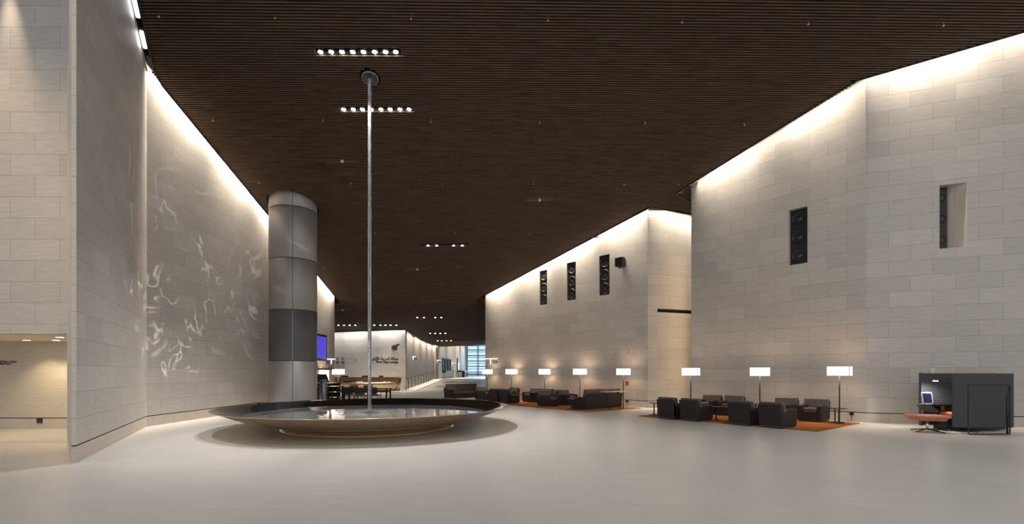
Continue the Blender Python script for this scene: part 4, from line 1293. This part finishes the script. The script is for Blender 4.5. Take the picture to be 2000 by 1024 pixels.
# ------------------------------------------------------------------ tables and chairs behind the fountain
def make_meeting_chair():
    t_ = thing('mesh_chair', 'x', 'chair')
    w_, dp_ = .50, .52
    bm = NB(); vs = add_box(bm, 0, 0, .44, w_-.02, .46, .045, bev=.015); obj('seat', bm, M['mesh_fabric'], t_)
    bm = NB()
    add_box(bm, 0, -.255, .66, w_-.05, .012, .34, Matrix.Rotation(math.radians(6), 3, 'X')); obj('backrest', bm, M['mesh_fabric'], t_)
    for s_ in (-1, 1):
        bm = NB(); add_tube(bm, [(s_*w_/2, -.30, .86), (s_*w_/2, -.25, .62), (s_*w_/2, -.22, .44), (s_*w_/2, -.20, 0)], .014, 8); obj('leg', bm, M['black_metal'], t_)
        bm = NB(); add_tube(bm, [(s_*w_/2, .22, 0), (s_*w_/2, .22, .63), (s_*w_/2, .20, .65), (s_*w_/2, -.24, .65)], .014, 8); obj('leg', bm, M['black_metal'], t_)
        bm = NB(); add_box(bm, s_*w_/2, .0, .655, .045, .34, .02, bev=.006); obj('armrest', bm, M['black_metal'], t_)
    bm = NB(); add_tube(bm, [(-w_/2, -.30, .86), (w_/2, -.30, .86)], .014, 8); obj('back_frame', bm, M['black_metal'], t_)
    bm = NB(); add_tube(bm, [(-w_/2, .2, .43), (w_/2, .2, .43)], .012, 8); obj('front_rail', bm, M['black_metal'], t_)
    return t_
mc = make_meeting_chair(); mu = [False]
def mesh_chair(px, Y, rz, lab): place(mc, mu, Vector(((px-1000)/FPX*Y, Y, 0)), rz, lab, 'black mesh chairs at the tables behind the fountain')
mesh_chair(682, 24.6, .15, 'black mesh chair seen from behind, left of the pair by the water stream')
mesh_chair(705, 24.0, .05, 'black mesh chair seen from behind, just left of the water stream')
mesh_chair(731, 24.3, -.1, 'black mesh chair seen from behind, just right of the water stream')
mesh_chair(690, 28.0, PI+.2, 'black mesh chair on the far side of the table, left')
mesh_chair(716, 27.6, PI, 'black mesh chair on the far side of the table, behind the water stream')
def long_table(x0, x1, y, dp_, h, lab, name='long_table'):
    t_ = thing(name, lab, 'table', ((x0+x1)/2, y, 0))
    L = x1-x0
    bm = NB(); add_box(bm, 0, 0, h-.02, L, dp_, .04, bev=.006); obj('table_top', bm, M['table_top'], t_)
    for sx in (-1, 1):
        for sy in (-1, 1):
            bm = NB(); add_box(bm, sx*(L/2-.12), sy*(dp_/2-.06), (h-.04)/2, .07, .07, h-.04); obj('leg', bm, M['black_metal'], t_)
    return t_
xa = (672-1000)/FPX*25.9; xb = (762-1000)/FPX*25.9
long_table(xa, xb, 26.0, .95, .74, 'long black table behind the water stream with mesh chairs')
t_ = thing('work_counter', 'black open frame work counter between the steel bin and mesh chairs', 'table', ((642-1000)/FPX*24.2, 24.2, 0), .0)
bm = NB(); add_box(bm, 0, 0, .87, 1.25, .8, .06); obj('table_top', bm, M['black_metal'], t_)
for x in (-.58, .05, .58):
    for y_ in (-.36, .36):
        bm = NB(); add_box(bm, x, y_, .42, .09, .06, .84); obj('leg', bm, M['black_metal'], t_)
bm = NB(); add_box(bm, .3, 0, .32, .5, .7, .05); add_box(bm, .3, 0, .6, .5, .7, .03); obj('shelf', bm, M['black_metal'], t_)
# workstation on the left wall
t_ = thing('workstation', 'workstation with tilted black monitor and warm backlight beside the pillar', 'workstation', (-10.2, 26.5, 0), 0)
bm = NB(); add_box(bm, 0, 0, .98, .85, 2.4, .06); obj('worktop', bm, M['black_metal'], t_)
for y_ in (-1.1, 1.1):
    bm = NB(); add_box(bm, 0, y_, .475, .8, .06, .95); obj('leg', bm, M['black_metal'], t_)
bm = NB(); vs = add_box(bm, .0, -.45, 1.27, .72, .04, .44, Matrix.Rotation(.0, 3, 'X'))
for v in vs:
    if v.co.z > 1.2: v.co.x -= .16
obj('monitor', bm, M['screen_off'], t_)
bm = NB(); add_box(bm, -.2, .3, 1.78, 1.0, .35, .06); obj('shelf', bm, M['black_metal'], t_)
bm = NB(); add_box(bm, -.32, .55, 1.40, .55, .04, .60); obj('lit_panel', bm, M['lit_panel'], t_)
bm = NB()
for k in range(6): add_cyl(bm, (-.6+.16*k, .3, 1.81), (-.6+.16*k, .3, 1.90), .018, .018, 8)
obj('hook_row', bm, M['black_metal'], t_)
point('workstation_glow', (-10.1, 27.3, 1.45), 30, (1, .72, .42), .1)
# bin
x = (631-1000)/FPX*23.0
t_ = thing('litter_bin', 'tall cylindrical blue-grey steel litter bin beside the pillar', 'bin', (x, 23.0, 0))
bm = NB(); add_lathe(bm, [(0, 0), (.165, 0), (.17, .01), (.17, 1.24), (.16, 1.255), (0, 1.255)], 36); obj('body', bm, M['bin'], t_)
bm = NB(); add_box(bm, .07, -.157, 1.16, .08, .02, .05); obj('slot', bm, M['dark'], t_)

# ------------------------------------------------------------------ work booth on the right
by = 12.85
bx0, bx1 = at(1860, 0, by).x, at(1979, 0, by).x
t_ = thing('work_booth', 'dark felt screened work booth with tubular frame by the right wall', 'booth', (0, 0, 0))
bm = NB(); add_box(bm, (bx0+bx1)/2, by, (.135+1.575)/2, bx1-bx0, .05, 1.44, bev=.018, seg=3); obj('front_screen', bm, M['felt_fine'], t_)
by2 = 13.85
xa = at(1797, 0, by2).x; xb = 13.9
bm = NB(); add_box(bm, (xa+xb)/2, by2, (.10+1.58)/2, xb-xa, .05, 1.48, bev=.012); obj('back_screen', bm, M['felt'], t_)
bm = NB(); add_box(bm, bx1+.04, (by+by2)/2+.1, (.135+1.575)/2, .05, 1.1, 1.44, bev=.012); obj('side_screen', bm, M['felt'], t_)
bm = NB(); add_box(bm, xa-.005, by2-.03, .84, .04, .09, 1.50); obj('end_post', bm, M['felt_fine'], t_)
bm = NB(); add_box(bm, (12.0+13.6)/2-.1, by2-.30, .70, 1.9, .50, .035); add_box(bm, 12.85, by2-.5, .62, 1.75, .03, .16); obj('worktop', bm, M['black_metal'], t_)
bm = NB(); vs = add_box(bm, 11.62, by2-.34, .60, .36, .34, .09, Matrix.Rotation(.55, 3, 'Y')); obj('side_flap', bm, M['felt'], t_)
bm = NB(); add_box(bm, 12.85, by2-.30, .33, 1.55, .40, .62); add_box(bm, 12.05, by2-.35, .2, .22, .4, .36); obj('cabinet', bm, M['black_metal'], t_)
bm = NB(); 
for k in range(3): add_box(bm, 12.86+.09*k, by2-.52, .64, .06, .006, .04)
obj('socket_strip', bm, M['grey_plastic'], t_)
# tubular frame: rounded rectangle loop in front of the screen
yf = 12.42
fx0, fx1, fz0, fz1 = at(1891, 0, yf).x, at(1972.5, 0, yf).x, .018, 1.285
def rrect(x0, x1, z0, z1, y_, r_=.05, n=5):
    pts = []
    for cx, cz, a0 in ((x1-r_, z0+r_, -PI/2), (x1-r_, z1-r_, 0), (x0+r_, z1-r_, PI/2), (x0+r_, z0+r_, PI)):
        for k in range(n): a_ = a0+PI/2*k/(n-1); pts.append((cx+r_*math.cos(a_), y_, cz+r_*math.sin(a_)))
    pts.append(pts[0]); return pts
bm = NB(); add_tube(bm, rrect(fx0, fx1, fz0, fz1, yf), .016, 8); obj('tube_frame', bm, M['black_metal'], t_)
bm = NB(); add_tube(bm, [(fx1-.06, yf+.01, fz1-.02), (fx1-.06, yf+.01, .02)], .022, 8); obj('frame_post', bm, M['black_metal'], t_)
# desk lamp, tablet screen
t_ = thing('desk_lamp', 'slim black arm lamp with a bright head inside the booth', 'lamp')
hd = at(1827, 743.5, 13.35)
bm = NB(); add_tube(bm, [(13.05, 13.5, .72), (13.1, 13.5, .95), (13.02, 13.48, 1.13), (hd.x+.08, 13.38, hd.z+.02)], .010, 8); obj('arm', bm, M['black_metal'], t_)
bm = NB(); add_lathe(bm, [(0, .022), (.06, .018), (.075, 0), (.07, -.008), (0, -.008)], 24, hd); obj('lamp_head', bm, M['black_metal'], t_)
bm = NB(); add_lathe(bm, [(.062, -.009), (.05, -.022), (0, -.028)], 24, hd); obj('lens', bm, M['spot_lens'], t_)
spot('desk_spot', (hd.x, hd.y, hd.z-.05), (hd.x+.1, hd.y+.5, 0), 40, 140, .8, .03, NEUT)
p = at(1810.5, 792.5, 13.42)
t_ = thing('tablet_screen', 'upright tablet screen with pale frame standing on the booth desk', 'screen', (p.x, p.y, .72), .12)
bm = NB(); vs = add_box(bm, 0, 0, .17, .33, .025, .33, Matrix.Rotation(math.radians(-8), 3, 'X'), bev=.01); obj('frame', bm, M['white_plastic'], t_)
bm = NB(); add_box(bm, 0, -.014, .17, .27, .008, .27, Matrix.Rotation(math.radians(-8), 3, 'X')); obj('display', bm, mat('dark_blue_display', (.01, .01, .03), .2, emit=(.03, .032, .10), estr=.35), t_)
bm = NB(); add_box(bm, 0, .02, .01, .22, .14, .02); obj('stand', bm, M['white_plastic'], t_)
# ottoman and lounge chair
def star_base(t_, r_, h, m_='chrome', n=4, rot=0.):
    bm = NB(); add_cyl(bm, (0, 0, .05), (0, 0, h), .028, .028, 14); obj('column', bm, M[m_], t_)
    for k in range(n):
        a_ = rot+k*2*PI/n
        bm = NB(); add_tube(bm, [(0, 0, .075), (r_*.4*math.cos(a_), r_*.4*math.sin(a_), .055), (r_*math.cos(a_), r_*math.sin(a_), .012)], .014, 8); obj('foot', bm, M['black_metal'], t_)
oc = at(1811, 0, 13.05)
t_ = thing('ottoman', 'tan leather ottoman on a four star base outside the booth', 'ottoman', (oc.x, 13.05, 0), -.08)
bm = NB(); vs = add_box(bm, 0, 0, .37, .90, .52, .16, bev=.07, seg=5)
for v in vs:
    k_ = 1-.25*(v.co.x/.45)**2
    if v.co.z < .37: v.co.x *= .86; v.co.y *= .86
    v.co.z += .05*(v.co.x/.45)**2*.6*(1 if v.co.x < 0 else .2)
for f in bm.faces: f.smooth = True
obj('seat_cushion', bm, M['tan'], t_)
star_base(t_, .42, .30, rot=.35)
lc = at(1872, 0, 13.3)
t_ = thing('lounge_chair', 'tan leather lounge chair mostly hidden behind the booth screen', 'chair', (lc.x, 13.28, 0), .0)
bm = NB(); vs = add_box(bm, -.03, 0, .42, .66, .50, .15, bev=.06, seg=4)
for v in vs: v.co.z += -.12*(v.co.x+.3)*-.8*0-.10*(v.co.x)*1.0
for f in bm.faces: f.smooth = True
obj('seat_cushion', bm, M['tan'], t_)
bm = NB(); vs = add_box(bm, -.0, .22, .60, .60, .12, .22, bev=.05, seg=4)
for f in bm.faces: f.smooth = True
obj('side_wing', bm, M['tan'], t_)
bm = NB(); vs = add_box(bm, .36, 0, .72, .13, .5, .60, Matrix.Rotation(.28, 3, 'Y'), bev=.055, seg=4)
for f in bm.faces: f.smooth = True
obj('backrest', bm, M['tan'], t_)
star_base(t_, .45, .34, rot=.2)

# ------------------------------------------------------------------ alcove downlights on the left
for px, py, lab in ((52, 664.5, 'round ceiling downlight farther from the pier in the alcove soffit'), (117, 658.8, 'round alcove downlight beside the pier, nearer the soffit edge'), (110, 664.8, 'round alcove downlight beside the pier, nearer the back wall')):
    Yd = (SOF-EYE)*FPX/(HOR-py); xd = (px-1000)/FPX*Yd
    t_ = thing('downlight', lab, 'ceiling light', (xd, Yd, SOF), 0, 'alcove downlights')
    bm = NB(); add_lathe(bm, [(.085, 0), (.10, 0), (.10, -.006), (.085, -.008)], 24); obj('bezel', bm, M['white_plastic'], t_)
    bm = NB(); add_lathe(bm, [(0, -.010), (.085, -.006), (.085, -.001)], 24); obj('lens', bm, M['downlight'], t_)
    spot('alcove_spot', (xd, Yd, SOF-.03), (xd, Yd+.25, 0), 60, 110, .6, .06, (1, .80, .50))
for x in (-17.5, -20.5, -23.5): spot('alcove_spot', (x, 12.2, SOF-.03), (x, 12.4, 0), 60, 110, .6, .06, (1, .80, .50))
# grazing spot on the tall wall above the alcove
spot('graze_spot', (-11.35, 10.62, 11.25), (-11.15, 10.80, 4.0), 900, 26, 1., .05, (1, .80, .58))
spot('graze_spot', (-8.6, 7.6, 11.3), (-9.4, 10.0, 5.0), 260, 55, .9, .05, (1, .84, .62))
spot('graze_spot', (-13.5, 5.5, 9.5), (-8.9, 9.7, 3.5), 420, 42, .9, .06, (1, .76, .52))  # added unseen warm spot, brightens the side face of the pier
spot('graze_spot', (-14.5, 7.0, 11.0), (-12.2, 10.9, 4.5), 600, 75, .9, .08, (1, .66, .36))  # added unseen wide spot, warms the upper wall

# patterned spot added above the basin, imitating rippled light on the left walls
def ripple_light(loc, target, power, size, seed):
    o = spot('ripple_pattern_spot', loc, target, power, size, .7, .02, (1, .97, .92))
    ld = o.data; ld.use_nodes = True; nt = ld.node_tree
    em = nt.nodes['Emission']
    geo = nt.nodes.new('ShaderNodeTexCoord')
    mp = nt.nodes.new('ShaderNodeMapping'); mp.inputs['Location'].default_value = (seed, seed*.7, 0); mp.inputs['Scale'].default_value = (6.5, 6.5, 1.9)
    vor = nt.nodes.new('ShaderNodeTexNoise'); vor.inputs['Scale'].default_value = 1.0; vor.inputs['Detail'].default_value = 1.2; vor.inputs['Distortion'].default_value = 1.6
    sb = nt.nodes.new('ShaderNodeMath'); sb.operation = 'SUBTRACT'; sb.inputs[1].default_value = .5
    ab = nt.nodes.new('ShaderNodeMath'); ab.operation = 'ABSOLUTE'
    mr = nt.nodes.new('ShaderNodeMapRange'); mr.inputs[1].default_value = 0; mr.inputs[2].default_value = .035; mr.inputs[3].default_value = 1; mr.inputs[4].default_value = 0
    pw = nt.nodes.new('ShaderNodeMath'); pw.operation = 'POWER'; pw.inputs[1].default_value = 1.8
    n2 = nt.nodes.new('ShaderNodeTexNoise'); n2.inputs['Scale'].default_value = 1.3; n2.inputs['Detail'].default_value = 3
    m2 = nt.nodes.new('ShaderNodeMapRange'); m2.inputs[1].default_value = .42; m2.inputs[2].default_value = .68
    mu_ = nt.nodes.new('ShaderNodeMath'); mu_.operation = 'MULTIPLY'
    L_ = nt.links.new
    L_(geo.outputs['Normal'], mp.inputs[0]); L_(mp.outputs[0], n2.inputs['Vector'])
    L_(mp.outputs[0], vor.inputs['Vector']); L_(vor.outputs['Fac'], sb.inputs[0]); L_(sb.outputs[0], ab.inputs[0]); L_(ab.outputs[0], mr.inputs[0]); L_(mr.outputs[0], pw.inputs[0]); L_(n2.outputs['Fac'], m2.inputs[0])
    L_(pw.outputs[0], mu_.inputs[0]); L_(m2.outputs[0], mu_.inputs[1]); L_(mu_.outputs[0], em.inputs['Strength'])
ripple_light((-4.4, 14.0, .75), (-10.77, 15.8, 5.0), 1700, 80, 2.1)
